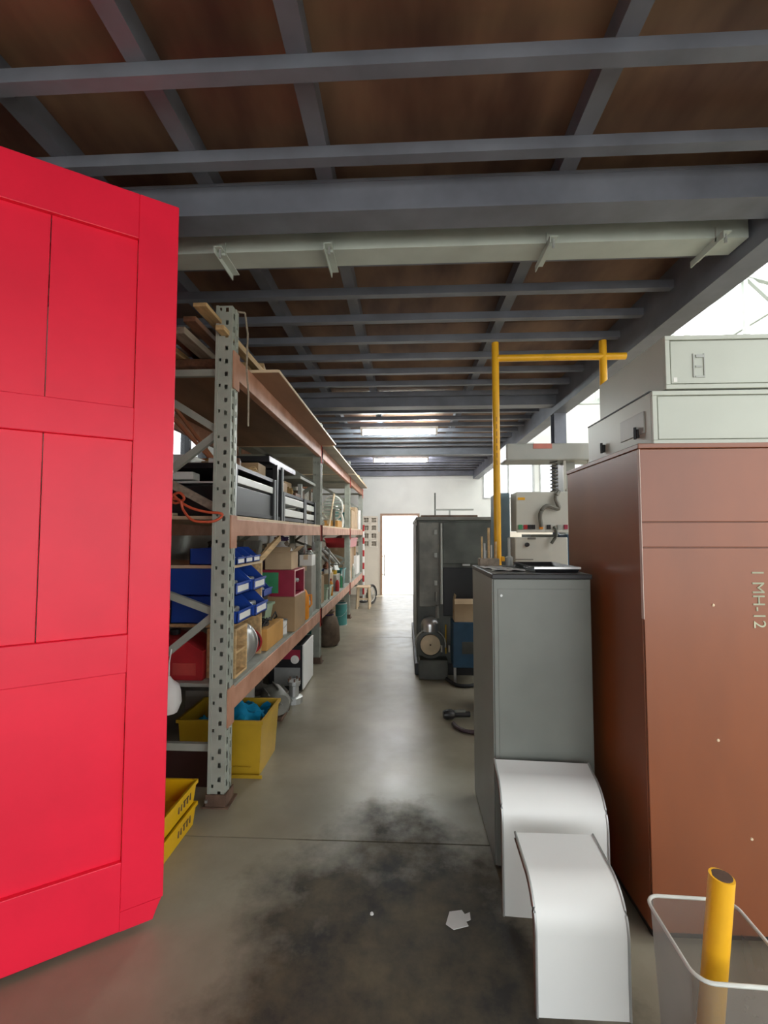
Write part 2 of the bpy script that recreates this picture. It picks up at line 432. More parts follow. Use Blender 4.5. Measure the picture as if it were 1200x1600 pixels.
for y in (-1.2, 1.6, 4.4, 7.2, 10.0):
    tr = bpy.data.objects.new('truss', None); COL.objects.link(tr); tr.parent = rf
    def seg(a, b, nm, r=.032): G().bar((a[0], y, a[1]), (b[0], y, b[1]), r * 2, r * 2).done(nm, steel_pale, tr)
    top = [(x, roof_z(x) - .17) for x in (1.95, 3.1, 4.25, 5.4, 6.55, 7.7, 8.85)]; bot = [(x, 4.42) for x in (1.95, 3.1, 4.25, 5.4, 6.55, 7.7, 8.85)]
    seg(bot[0], bot[-1], 'bottom_chord', .04); seg(top[0], top[3], 'top_chord', .04); seg(top[3], top[-1], 'top_chord', .04)
    for i in range(7): seg(top[i], bot[i], 'web_post')
    for i in range(3): seg(bot[i], top[i + 1], 'web_diagonal'); seg(top[3 + i], bot[4 + i], 'web_diagonal')

# ================================================================== RED DOOR
FX, FY, ANG = -.972, 1.815, R(34.0)   # free edge at floor; leaf runs back toward the hinge
door = struct(bpy.data.objects.new('door_2', None), 'tall bright red panelled timber door standing open', 'door'); COL.objects.link(door)
door.location = (FX, FY, 0.0); door.rotation_euler = (0, 0, math.pi + ANG)
# local: x from 0 (free edge) to 1.12 (hinge), y: face toward camera is +y side after rotation by 180+34
W, Z0, Z1, TH = 1.12, .02, 2.875, .045
def leaf(name, x0, x1, z0, z1, y0, y1, bev=.003): return G().box(x0, x1, y0, y1, z0, z1, bev).done(name, red_paint, door)
rows = [(.27, .97), (1.115, 1.87), (2.0, 2.69)]
st = .145
# stiles and rails
leaf('stile', 0, st, Z0 + .07, Z1, 0, TH); leaf('stile', W - st, W, Z0, Z1, 0, TH)
G().prism([(0.006, .09), (st, .09), (st, Z0), (.035, Z0), (.022, .055)], 1, 0, TH).done('worn_corner', red_paint, door)
for a, b in ((Z0, rows[0][0]), (rows[0][1], rows[1][0]), (rows[1][1], rows[2][0]), (rows[2][1], Z1)): leaf('rail', st, W - st, a, b, 0, TH - .0005)
for (a, b) in rows:
    cut = [st, .43, .72, W - st] if a > .5 else [st, W - st]
    for c, d in zip(cut, cut[1:]): G().box(c + .0015, d - .0015, .018, TH - .018, a, b, .002).done('panel_board', red_paint, door)
for z in (.35, 1.45, 2.5): G().box(W, W + .03, .01, .04, z, z + .12).tube((W + .03, .02, z), (W + .03, .02, z + .12), .012, 8).done('hinge', black_m, door)

# ================================================================== CEILING LIGHTS
for Y_, m_, lb in ((6.395, tube_on, 'lit greenish white fluorescent batten on the joists nearer the rack middle'), (8.88, tube_on2, 'lit bluish white fluorescent batten on the joists near the far wall')):
    t = T('tube_light', lb, 'light', (-.085, Y_, 3.05))
    G().box(-.56, .56, -.03, .03, -.045, 0, .006).done('housing', white_pl, t)
    G().tube((-.52, 0, -.075), (.52, 0, -.075), .034, 16).done('thickened_tube', m_, t, smooth=True)  # glowing tube drawn thicker, the bloom around it put into its shape
    for x in (-.535, .535): G().box(x - .015, x + .015, -.038, .038, -.112, -.045).done('end_cap', white_box, t)

# ================================================================== PALLET RACK
def perf(g, O, u, v, Wd, Hh, cols):
    O, u, v = Vector(O), Vector(u), Vector(v)
    def q(a0, a1, b0, b1):
        if a1 - a0 > 1e-5 and b1 - b0 > 1e-5: g.quad(O + u * a0 + v * b0, O + u * a1 + v * b0, O + u * a1 + v * b1, O + u * a0 + v * b1)
    x = 0
    for cx, hw, hh, pitch_, off in cols:
        q(x, cx - hw / 2, 0, Hh); z = 0; c = off
        while c + hh / 2 < Hh:
            q(cx - hw / 2, cx + hw / 2, z, c - hh / 2); z = c + hh / 2; c += pitch_
        q(cx - hw / 2, cx + hw / 2, z, Hh); x = cx + hw / 2
    q(x, Wd, 0, Hh)
rack = T('pallet_rack', 'long steel pallet rack with grey posts and orange beams along the wall', 'rack', (0, 0, 0))
FRAMES = [2.5, 5.25, 8.05, 10.45]
HP = 2.83
def post_mesh():
    g = G()
    perf(g, (-.09, 0, 0), (1, 0, 0), (0, 0, 1), .09, HP, [(.022, .012, .018, .15, .11), (.060, .017, .026, .076, .07)])
    perf(g, (0, 0, 0), (0, 1, 0), (0, 0, 1), .1, HP, [(.030, .018, .036, .076, .04), (.072, .018, .036, .076, .078)])
    g.quad((-.09, .1, 0), (0, .1, 0), (0, .1, HP), (-.09, .1, HP))
    g.quad((-.09, 0, 0), (-.09, .1, 0), (-.09, .1, HP), (-.09, 0, HP))
    # folded ribs along the camera side and aisle side
    g.box(-.094, -.078, -.006, .0, 0, HP); g.box(-.003, .006, .044, .056, 0, HP)
    return g
post0 = None
for fy in FRAMES:
    for X_ in (-1.0, -2.0):
        if post0 is None:
            post0 = post_mesh().done('upright_post', post_m, rack, loc=(X_, fy, 0))
            G().box(-.115, .03, -.02, .12, 0, .008).box(-.10, .01, -.012, -.004, 0, .07).box(.006, .014, 0, .1, 0, .07).done('base_plate', rust, post0)
            G().tube((-.095, -.014, .03), (-.095, -.014, .045), .010, 8).done('anchor_bolt', chrome, post0)
        else: dup(post0, rack, (X_, fy, 0))
    for za, zb in ((.3, .3), (.3, 1.05), (1.38, 1.05), (1.38, 2.1), (2.68, 2.1), (2.45, 2.45)):
        G().bar((-2.01, fy + .05, za), (-1.08, fy + .05, zb), .028, .04).done('frame_brace', post_m, rack)
LV = [(.49, .61), (1.49, 1.59), (2.42, 2.55)]
for i, (a, b) in enumerate(zip(FRAMES, FRAMES[1:])):
    for z0, z1 in LV:
        for X_ in (-1.045, -2.045):
            bm_ = G().box(X_, X_ + .05, a + .1, b, z0, z1, .004).done('load_beam', beam_m, rack)
            if X_ > -1.5:
                G().box(-.998, -.990, a + .012, a + .1, z0 - .07, z1 + .02).done('end_connector', red_clip if i else beam_m, bm_)
                G().box(-.998, -.990, b, b + .088, z0 - .07, z1 + .02).done('end_connector', red_clip, bm_)
for i, (a, b) in enumerate(zip(FRAMES, FRAMES[1:])):
    for z in (.61, 1.59):
        G().box(-2.04, -1.0, a + .11, b - .01, z, z + .02).done('shelf_board', ply_pale if z > 1 else ply_grey, rack, label='pale wooden shelf board' if z > 1 else 'greyish wooden shelf board')
# big sheets lying across the top beams, overhanging the aisle
sheets = [(-2.15, -.82, 2.83, 5.22, 2.551, ply, 'large brown plywood sheet on the top beams above the blue bins'),
          (-2.1, -.86, 5.28, 7.72, 2.551, ply_grey, 'weathered grey sheet on the top beams of the middle bay'),
          (-2.1, -.87, 7.78, 10.2, 2.551, ply_grey, 'weathered grey sheet on the top beams of the last bay')]
for x0, x1, y0, y1, z, m_, lb in sheets:
    t = T('plywood_sheet', lb, 'sheet', (0, 0, z))
    G().box(x0, x1, y0, y1, 0, .016).done('board', m_, t)
    G().box(x1, x1 + .006, y0, y1, 0, .018).box(x0, x1, y0 - .006, y0, 0, .018).done('edge_veneer', ply_pale, t)
sp = G().box(-1.9, -1.05, 2.70, 2.82, 2.551, 2.60, .004).done('timber_bearer', wood_d); tag(sp, 'dark square timber bearer lying in front of the brown plywood sheet', 'timber')

# timber lengths on top
top_planks = [  # x, y0, y1, z, w, h, mat, tilt, label
    (-1.10, 2.30, 4.7, 2.735, .075, .022, wood_p, .0, 'pine plank with its end jutting past the first post top'),
    (-1.17, 2.33, 4.9, 2.672, .07, .03, wood_d, .0, 'dark red stained plank beside the jutting pine plank'),
    (-1.04, 2.42, 4.6, 2.665, .05, .028, wood_p, .0, 'yellow pine batten at the aisle edge of the timber pile'),
    (-1.25, 2.36, 4.8, 2.625, .08, .04, wood_g, .0, 'grey weathered plank under the dark red plank'),
    (-1.34, 2.5, 5.0, 2.66, .06, .03, wood_d, .03, 'thin dark batten in the middle of the timber pile'),
    (-1.44, 2.6, 5.1, 2.625, .09, .035, wood_p, -.02, 'pine plank at the wall side of the timber pile'),
    (-1.55, 2.55, 4.9, 2.628, .07, .05, wood_g, .02, 'thick grey timber at the wall side of the timber pile'),
    (-.955, 3.0, 5.6, 2.585, .05, .03, wood_p, .01, 'pine batten along the edge of the brown sheet'),
    (-.87, 2.9, 5.15, 2.58, .03, .02, wood_g, .0, 'narrow grey strip along the edge of the brown sheet'),
    (-.93, 5.65, 7.6, 2.592, .05, .04, wood_p, .02, 'pine batten along the edge of the middle grey sheet'),
    (-1.15, 5.6, 7.7, 2.595, .08, .05, wood_g, -.02, 'grey plank lying on the middle grey sheet'),
    (-.91, 7.9, 10.1, 2.592, .05, .04, wood_p, .0, 'pine batten along the edge of the far grey sheet'),
    (-1.06, 8.2, 10.0, 2.601, .08, .06, wood_p, .0, 'thick pine plank lying on the far grey sheet')]
for x, y0, y1, z, wd, ht, m_, tl, lb in top_planks:
    o = G().box(-wd / 2, wd / 2, 0, y1 - y0, -ht / 2, ht / 2, .003).done('timber_plank', m_, loc=(x, y0, z), rot=(0, 0, tl)); tag(o, lb, 'timber', 'timber lengths on the rack top')
# offcut blocks and a coil on the sheet near the aisle
for i, (x, y, z, sx, sy, sz, rz, m_, lb) in enumerate([
    (-.955, 3.35, 2.627, .08, .2, .05, .4, wood_g, 'grey wood offcut on the batten of the brown sheet'),
    (-1.22, 3.5, 2.80, .2, .3, .06, .2, wood_p, 'pine offcut block on top of the timber pile'),
    (-.955, 4.0, 2.624, .07, .3, .045, .05, wood_p, 'pine offcut at the aisle edge of the brown sheet'),
    (-1.0, 6.3, 2.66, .1, .4, .06, .3, wood_g, 'grey offcut across the middle sheet batten'),
    (-1.05, 9.0, 2.68, .12, .5, .08, -.2, wood_p, 'pine offcut across the far sheet plank')]):
    o = G().obox((0, 0, 0), (sx, sy, sz), (0, 0, rz), .004).done('wood_offcut', m_, loc=(x, y, z)); tag(o, lb, 'timber', 'wood offcuts on the rack top')
o = G().path([(-.97, 2.62, 2.845), (-.955, 2.63, 2.72), (-.962, 2.64, 2.5), (-.955, 2.66, 2.35), (-.958, 2.67, 2.16)], .006, 6).tube((-.97, 2.62, 2.845), (-1.04, 2.57, 2.837), .006, 6).done('rope', wood_g, smooth=True); tag(o, 'thin grey rope hanging beside the first post over the brown sheet', 'rope')

# ------------------------------------------------------------------ generic shelf goods
def carton(x0, x1, y0, y1, z0, z1, m_, label, tape=True, flaps=False, group=None, rz=0):
    t = T('cardboard_carton', label, 'carton', ((x0 + x1) / 2, (y0 + y1) / 2, z0), rz, group)
    a, b, h = (x1 - x0) / 2, (y1 - y0) / 2, z1 - z0
    if flaps:
        g = G().tapered(-a, a, -b, b, 0, h, .0, .004); g.done('box_body', m_, t)
        G().obox((a + .03, 0, h + .025), (.08, 2 * b, .004), (0, -.7, 0)).done('flap', m_, t)
        G().obox((0, -b - .03, h + .02), (2 * a, .08, .004), (.6, 0, 0)).done('flap', m_, t)
        G().obox((-a + .01, 0, h + .04), (.004, 2 * b, .08), (0, .2, 0)).done('flap', m_, t)
    else:
        G().box(-a, a, -b, b, 0, h, .004).done('box_body', m_, t)
        G().box(-.001, .001, -b, b, h, h + .001).done('flap_seam', wood_d, t)
    if tape: G().box(-.025, .025, -b - .0012, b + .0012, h - .05, h + .0012).done('tape', ply_pale, t)
    return t
def tub(x0, x1, y0, y1, z0, z1, m_, label, cat='tub', name='plastic_tub', group=None):
    t = T(name, label, cat, ((x0 + x1) / 2, (y0 + y1) / 2, z0), 0, group)
    a, b, h = (x1 - x0) / 2, (y1 - y0) / 2, z1 - z0
    G().tapered(-a, a, -b, b, 0, h, .02, .006).done('tub_body', m_, t)
    g = G(); g.box(-a - .01, a + .01, -b - .01, -b, h - .02, h); g.box(-a - .01, a + .01, b, b + .01, h - .02, h); g.box(-a - .01, -a, -b, b, h - .02, h); g.box(a, a + .01, -b, b, h - .02, h)
    g.done('rim', m_, t)
    return t
def bottle(x, y, z, r, h, m_, cap, label, group=None, name='bottle'):
    t = T(name, label, 'bottle', (x, y, z), 0, group)
    G().lathe([(0, 0), (r * .95, 0), (r, .01), (r, h * .62), (r * .85, h * .74), (r * .35, h * .84), (r * .35, h * .9)], 18).done('bottle_body', m_, t, smooth=True)
    G().lathe([(0, h), (r * .42, h), (r * .42, h * .88), (0, h * .88)], 14).done('cap', cap, t)
    return t
def tin(x, y, z, r, h, m_, label, lid=None, group=None):
    t = T('paint_tin', label, 'tin', (x, y, z), 0, group)
    G().lathe([(0, 0), (r, 0), (r, h - .008), (r * .93, h - .008), (r * .93, h - .016), (0, h - .016)], 20).done('can', m_, t, smooth=True)
    G().lathe([(r + .003, 0), (r + .003, .008), (r, .01)], 20).lathe([(r + .003, h - .01), (r + .003, h), (r * .9, h)], 20).done('rim', lid or alu, t)
    pts = [(r * math.cos(a), .0, h * .75 - r * .9 * math.sin(a)) for a in [math.pi * k / 8 for k in range(9)]]
    G().path([(p[0] * 1.03, -r * .25 * math.sin(math.pi * k / 8) - r * .9 * math.sin(math.pi * k / 8), p[2]) for k, p in enumerate(pts)], .0025, 5).done('handle', alu, t)
    return t
def rods(pts, r, m_, name, label, cat, group=None):
    for k, (a, b) in enumerate(pts):
        o = G().tube(a, b, r, 10).done(name, m_, smooth=True); tag(o, label if isinstance(label, str) else label[k], cat, group)

# ------------------------------------------------------------------ first bay: wooden shelf insert with blue bins
su = T('wooden_shelf_insert', 'rough timber shelf insert holding the blue bins in the rack', 'shelf', (0, 0, 0))
for z in (.93, 1.29): G().box(-1.96, -1.06, 2.72, 3.30, z, z + .02, .002).done('shelf', ply_pale if z > 1 else wood_p, su)
for y in (2.73, 3.27): G().box(-1.95, -1.92, y, y + .025, .63, 1.29).done('rear_upright', wood_p, su)
G().box(-1.30, -1.06, 3.275, 3.30, .63, 1.29).done('end_panel', wood_p, su)
G().bar((-1.08, 3.285, 1.31), (-1.06, 3.75, 1.47), .02, .05).done('diagonal_strut', wood_p, su)
def blue_bin(x_front, y0, wd, z, h, dep, label, group, lab=True):
    t = T('storage_bin', label, 'bin', (x_front, y0 + wd / 2, z), 0, group)
    b = wd / 2; g = G()
    # local x=0 is the open low front facing the aisle, body runs to -dep
    prof_o = [(0, 0), (-dep, 0), (-dep, h), (-dep * .28, h), (-.02, h * .45), (0, h * .45)]
    for s_ in (-1, 1): g.prism(prof_o, 1, s_ * b - (.004 if s_ > 0 else 0), s_ * b + (.004 if s_ < 0 else 0))
    g.box(-dep, 0, -b, b, 0, .005); g.box(-dep, -dep + .005, -b, b, 0, h); g.box(-.005, 0, -b, b, 0, h * .42)
    g.done('bin_body', blue_pl, t)
    G().box(0, .008, -b, b, h * .38, h * .46).done('front_lip', blue_pl, t)
    if lab: G().box(.0005, .003, -b * .75, b * .75, h * .1, h * .34).done('label_card', white_box, t)
    G().obox((-dep * .45, 0, h * .25), (dep * .6, wd * .75, h * .4), (0, 0, .1), .01).done('contents', grey_m, t)
    return t
GB = 'blue louvre bins in the timber insert'
k = 0
for tier, z in ((0, .951), (1, 1.122)):
    for j, y0 in enumerate((2.735, 3.005)):
        blue_bin(-1.03 - .015 * tier + .02 * j, y0, .255, z, .165, .42,
                 'blue plastic pick bin, %s tier of the timber insert, %s' % (('lower', 'upper')[tier], ('next to the perforated post', 'beside the wooden end panel')[j]), GB)
for j, y0 in enumerate((2.74, 2.89, 3.04)):
    blue_bin(-1.04, y0, .135, 1.311, .10, .3, 'small blue bin with white card on the insert top, %s' % ('first after the post', 'second after the post', 'third after the post')[j], 'small blue bins on the insert top')
blue_bin(-1.06, 3.34, .2, .951 - .0 + .16, .12, .3, 'blue bin standing beyond the wooden end panel', GB, False).location.z = .631 + .40
tub(-1.4, -1.1, 3.33, 3.58, .631 + .22, .631 + .40, black_pl, 'black plastic tub under the outer blue bin', 'tub')

# ------------------------------------------------------------------ first bay: low shelf (z .63)
Z_L = .631
t = T('red_container', 'red plastic container with sloping top behind the first post', 'container', (-1.34, 2.78, Z_L))
G().prism([(-.16, 0), (.13, 0), (.13, .17), (.02, .235), (-.16, .245)], 1, -.12, .12).done('body', red_pl, t)
G().box(-.05, .09, -.125, -.12, .03, .10).done('label_patch', mat('dull_red', (.5, .06, .05), .5), t)
G().lathe([(.03, 0), (.03, .03), (0, .03)], 12, Matrix.Translation((-.1, 0, .245))).done('cap', black_pl, t)
t = T('pigeonhole_box', 'pine pigeonhole box with two cells beside the first post', 'box', (-1.10, 2.80, Z_L))
for nm, a in (('side', (-.10, .075, -.10, -.085, 0, .295)), ('side', (-.10, .075, .085, .10, 0, .295)), ('top', (-.10, .075, -.085, .085, .28, .295)), ('bottom', (-.10, .075, -.085, .085, 0, .015)), ('divider', (-.10, .07, -.085, .085, .14, .155)), ('back_board', (-.105, -.1, -.1, .1, 0, .295))):
    G().box(*a, bev=.0015).done(nm, wood_p if nm != 'back_board' else kraft, t)
t = T('metal_bowl', 'silver domed metal bowl standing on edge on the low shelf', 'bowl', (-1.10, 3.02, Z_L))
prof = [(.128 * math.sin(a), .06 * math.cos(a)) for a in [math.pi / 2 * k / 8 for k in range(9)]]
G().lathe(prof, 28, Matrix.Translation((0, 0, .135)) @ Euler((0, R(82), R(-28))).to_matrix().to_4x4()).done('dome', chrome, t, smooth=True)
G().path([(.128 * math.cos(a), .128 * math.sin(a), 0) for a in [2 * math.pi * k / 28 for k in range(28)]], .006, 6, True).done('rim', alu, t, loc=(0, 0, .135), rot=(0, R(82), R(-28)))
t = T('cable_reel', 'red and black reel standing behind the silver bowl', 'reel', (-1.13, 3.215, Z_L))
mx = Matrix.Translation((0, 0, .09)) @ Euler((R(90), 0, 0)).to_matrix().to_4x4()
G().lathe([(0, -.045), (.09, -.045), (.09, -.035), (.05, -.035), (.05, .035), (.09, .035), (.09, .045), (0, .045)], 22, mx).done('drum', red_pl, t, smooth=True)
G().lathe([(.05, -.034), (.078, -.034), (.078, .034), (.05, .034)], 22, mx).done('wound_cable', rubber, t, smooth=True)
carton(-1.33, -1.03, 3.34, 3.78, Z_L, Z_L + .16, kraft3, 'orange cardboard carton in front of the large brown carton')
tub(-1.38, -1.12, 3.60, 3.80, Z_L + .161, Z_L + .30, green_p, 'pale green open tub on the orange carton')
o = G().path([(-1.08, 3.36, .80), (-1.06, 3.42, .86), (-1.05, 3.5, .83), (-1.04, 3.58, .88), (-1.05, 3.66, .83), (-1.09, 3.72, .80)], .006, 6).path([(-1.1, 3.4, .80), (-1.06, 3.5, .85), (-1.1, 3.58, .80)], .006, 6).done('wire_tangle', rubber, smooth=True); tag(o, 'black wires tangled on top of the orange carton', 'wire')
carton(-1.42, -.985, 4.0, 4.42, Z_L, Z_L + .31, kraft, 'large plain brown cardboard carton under the maroon case', tape=False)
t = T('tool_case', 'maroon steel case with green label and open compartment on the brown carton', 'case', (-1.16, 4.2, Z_L + .311))
G().box(-.20, .165, -.19, -.18, 0, .235).box(-.20, .165, .18, .19, 0, .235).box(-.20, .165, -.18, .18, 0, .01).box(-.20, .165, -.18, .18, .225, .235).box(-.2, -.19, -.18, .18, 0, .235).done('shell', maroon, t)
G().box(-.19, .13, -.1795, .1795, .105, .115).done('inner_shelf', maroon, t)
G().box(.165, .172, -.192, .192, -.0, .012).box(.165, .172, -.192, .192, .226, .238).box(.165, .172, -.192, -.180, .012, .226).box(.165, .172, .180, .192, .012, .226).done('edge_trim', pink_m, t)
G().box(-.17, .02, -.1925, -.19, .03, .215).done('label', green_m, t, label='large green label')
G().tube((.10, -.05, .14), (.16, -.02, .13), .02, 10).done('contents', alu, t)
carton(-1.27, -1.03, 4.03, 4.28, Z_L + .55, Z_L + .71, kraft2, 'small pale carton with torn flaps on the maroon case', flaps=True, tape=False)
t = T('plastic_jug', 'orange yellow plastic jug after the maroon case', 'jug', (-1.07, 4.62, Z_L))
G().lathe([(0, 0), (.075, 0), (.08, .02), (.08, .22), (.05, .29), (.025, .31), (.025, .33)], 18).done('jug_body', orange_m, t, smooth=True)
G().lathe([(0, .36), (.03, .36), (.03, .325), (0, .325)], 14).done('cap', wood_p, t)
G().path([(.07, 0, .24), (.1, 0, .25), (.105, 0, .15), (.08, 0, .12)], .010, 7).done('handle', orange_m, t, smooth=True)
bottle(-1.05, 4.83, Z_L, .045, .19, glass_m, alu, 'clear glass jar beside the orange jug', name='glass_jar')
carton(-1.62, -1.2, 4.5, 5.15, Z_L, Z_L + .62, grey_card, 'tall grey carton behind the orange jug')
carton(-1.19, -1.03, 4.92, 5.16, Z_L, Z_L + .52, grey_card, 'narrow grey carton against the second post')
carton(-1.17, -1.03, 4.93, 5.13, Z_L + .521, Z_L + .64, white_box, 'white carton on the narrow grey carton')
o = G().lathe([(0, 0), (.10, .0), (.14, .05), (.12, .1), (.05, .13), (.03, .17), (0, .17)], 14).done('plastic_bag', white_box, loc=(-1.32, 4.7, Z_L + .621), smooth=True); tag(o, 'white tied plastic bag on the tall grey carton', 'bag')
o = G().lathe([(0, 0), (.07, .0), (.085, .04), (.06, .1), (0, .12)], 12).done('cloth_bundle', purple_m, loc=(-1.47, 5.05, Z_L + .621), smooth=True); tag(o, 'dark purple cloth bundle on the tall grey carton', 'cloth')
tin(-1.08, 3.90, Z_L, .05, .13, white_box, 'small white tin between orange and brown cartons')

# hanging metal bits under the middle shelf (hooked on the beam)
for k, (y, lb) in enumerate(((4.55, 'silver pulley hanging from the middle beam near the second post'), (4.95, 'silver shackle hanging from the middle beam at the second post'))):
    t = T('hanging_hook', lb, 'hook', (-1.02, y, 1.49))
    G().path([(0, .03 * math.sin(a) , -.13 + .05 * math.cos(a)) for a in [2 * math.pi * q / 14 for q in range(14)]], .012, 6, True).done('ring', chrome, t, smooth=True)
    G().tube((0, 0, -.08), (0, 0, .005), .007, 6).done('shank', alu, t)

# ------------------------------------------------------------------ first bay: floor level
t = tub(-1.42, -.89, 2.80, 3.18, 0, .345, yel_pl, 'big yellow plastic tote with blue cloth in it on the floor', 'tote', 'yellow_tote')
G().box(-.2, .2, -.197, -.188, .06, .065).box(-.272, .272, -.2, -.192, .0, .02).done('rib', yel_pl, t)
b = bmesh.new()
n = 14
grid = [[b.verts.new((-.20 + .38 * i / n, -.15 + .3 * j / n, .10 * math.exp(-((i - 8) ** 2 + (j - 6) ** 2) / 20) + .025 * math.sin(i * 1.3 + j * .7) + .02 * math.sin(j * 1.9))) for j in range(n + 1)] for i in range(n + 1)]
for i in range(n):
    for j in range(n): b.faces.new((grid[i][j], grid[i + 1][j], grid[i + 1][j + 1], grid[i][j + 1]))
bmesh.ops.solidify(b, geom=b.faces[:], thickness=.01)
g = G(); g._merge(b); o = g.done('blue_cloth', cyan_cl, loc=(-1.11, 2.98, .30), smooth=True); tag(o, 'bright blue cloth stuffed in the yellow tote', 'cloth')
o = G().box(-1.33, -1.05, 2.84, 3.12, .008, .262, .02).done('tote_contents', rust); tag(o, 'rusty scrap block inside the yellow tote', 'scrap')
for k in range(2):
    t = T('yellow_tray', 'yellow stacking tray with brown lettering, %s of the pair by the red door' % ('bottom', 'top')[k], 'tray', (-1.27, 2.16, .112 * k))
    G().tapered(-.18, .18, -.2, .2, 0, .11, .012, .006).done('tray_body', yel_cr, t)
    G().box(-.185, .185, -.205, -.197, .092, .11).box(-.185, .185, .197, .205, .092, .11).box(.177, .185, -.197, .197, .092, .11).box(-.185, -.177, -.197, .197, .092, .11).done('rim', yel_cr, t)
    g = G()
    for q, (yc, hh) in enumerate(((.02, .03), (.045, .03), (.075, .034), (.105, .034), (.135, .034))):
        g.box(.1735, .1775, yc, yc + .008, .040, .040 + hh)
        if q in (2, 3): g.box(.1735, .1775, yc - .008, yc + .016, .066, .073)
    g.done('lettering', rust, t)
o = G().box(-1.62, -1.17, 2.66, 2.69, .03, .42, .003).done('brown_board', mahog_dk, rot=(R(-4), 0, 0), loc=(0, .02, -.03 + .002)); tag(o, 'dark brown board standing behind the first post base', 'board')
t = T('hanging_bag', 'white plastic bag hanging from the diagonal brace of the first frame', 'bag', (-1.335, 2.515, .49))
G().lathe([(0, 0), (.05, .01), (.07, .06), (.065, .12), (.055, .16), (.02, .19), (.008, .21), (0, .21)], 12).done('bag_body', white_box, t, smooth=True)
G().path([(0, 0, .20), (-.006, .01, .28), (0, .02, .355)], .004, 6).done('strap', white_box, t)
t = T('electric_motor', 'grey finned electric motor on the floor after the yellow tote', 'motor', (-1.08, 3.75, 0))
mx = Matrix.Translation((0, 0, .13)) @ Euler((R(90), 0, R(30))).to_matrix().to_4x4()
G().lathe([(0, -.14), (.07, -.14), (.10, -.11), (.10, .11), (.08, .14), (.02, .14), (.02, .19), (0, .19)], 20, mx).done('casing', mach_md, t, smooth=True)
for q in range(8):
    a = 2 * math.pi * q / 8; G().box(-.1, .1, .09, .118, -.004, .004, 0, Matrix.Translation((0, 0, .13)) @ Euler((0, 0, R(30) + math.pi / 2)).to_matrix().to_4x4() @ Euler((a, 0, 0)).to_matrix().to_4x4()).done('fin', mach_md, t)
G().box(-.09, .09, -.12, .12, 0, .03, .004).done('foot', rust, t)
t = T('gear_casting', 'small grey gear casting on the floor beside the finned motor', 'casting', (-1.0, 4.05, 0))
G().lathe([(0, 0), (.08, 0), (.08, .05), (.045, .06), (.045, .15), (.06, .16), (.06, .19), (0, .19)], 12).done('body', alu, t)
for q in range(5): G().tube((.05 * math.cos(q * 1.26), .05 * math.sin(q * 1.26), .19), (.05 * math.cos(q * 1.26), .05 * math.sin(q * 1.26), .215), .008, 6).done('stud', rust, t)
t = T('computer_tower', 'open black computer tower with white side panel on the floor', 'computer', (-1.11, 4.55, 0))
G().box(-.2, .12, -.22, -.215, .02, .43).box(-.2, .12, .215, .22, .02, .43).box(-.2, .12, -.215, .215, .02, .028).box(-.2, .12, -.215, .215, .422, .43).box(-.2, -.19, -.215, .215, .02, .43).done('chassis', black_m, t)
G().box(.12, .135, -.222, .222, .015, .435, .003).done('front_panel', white_pl, t)
G().box(-.17, .10, -.228, -.222, .30, .39).done('drive_cage', maroon, t)
G().box(-.15, .10, -.226, -.221, .05, .22).done('power_supply', alu, t)
G().lathe([(0, 0), (.04, 0), (.04, .012), (.015, .014), (0, .01)], 18, Matrix.Translation((.05, -.222, .30)) @ Euler((R(90), 0, 0)).to_matrix().to_4x4()).done('fan', white_box, t)
for s_ in (-1, 1): G().box(-.18, .1, s_ * .19 - .02, s_ * .19 + .02, 0, .02).done('foot', rubber, t)
carton(-1.65, -1.22, 3.35, 3.65, 0, .33, grey_card, 'grey carton on the floor under the low shelf')
t = T('burlap_sack', 'brown sackcloth bag standing on the floor after the second post', 'sack', (-1.06, 6.15, 0))
G().lathe([(0, 0), (.13, 0), (.17, .06), (.16, .25), (.13, .36), (.07, .41), (.10, .46), (0, .44)], 16).done('sack_body', sack_m, t, smooth=True)
G().path([(.078 * math.cos(a), .078 * math.sin(a), .41) for a in [2 * math.pi * q / 12 for q in range(12)]], .008, 5, True).done('tie', purple_m, t)
t = T('steel_locker', 'teal green steel locker on the floor beside the second post', 'locker', (-1.4, 5.75, 0))
G().box(-.25, .25, -.25, .25, 0, .45, .006).done('body', teal_m, t)
G().box(.25, .256, -.22, .22, .03, .42, .002).done('door', teal_m, t); G().box(.256, .268, .15, .16, .2, .27).done('handle', alu, t)
carton(-1.5, -1.1, 6.6, 7.1, 0, .4, kraft, 'brown carton on the floor behind the sackcloth bag')
tin(-1.1, 7.5, 0, .13, .36, teal_m, 'teal drum on the floor near the third post')

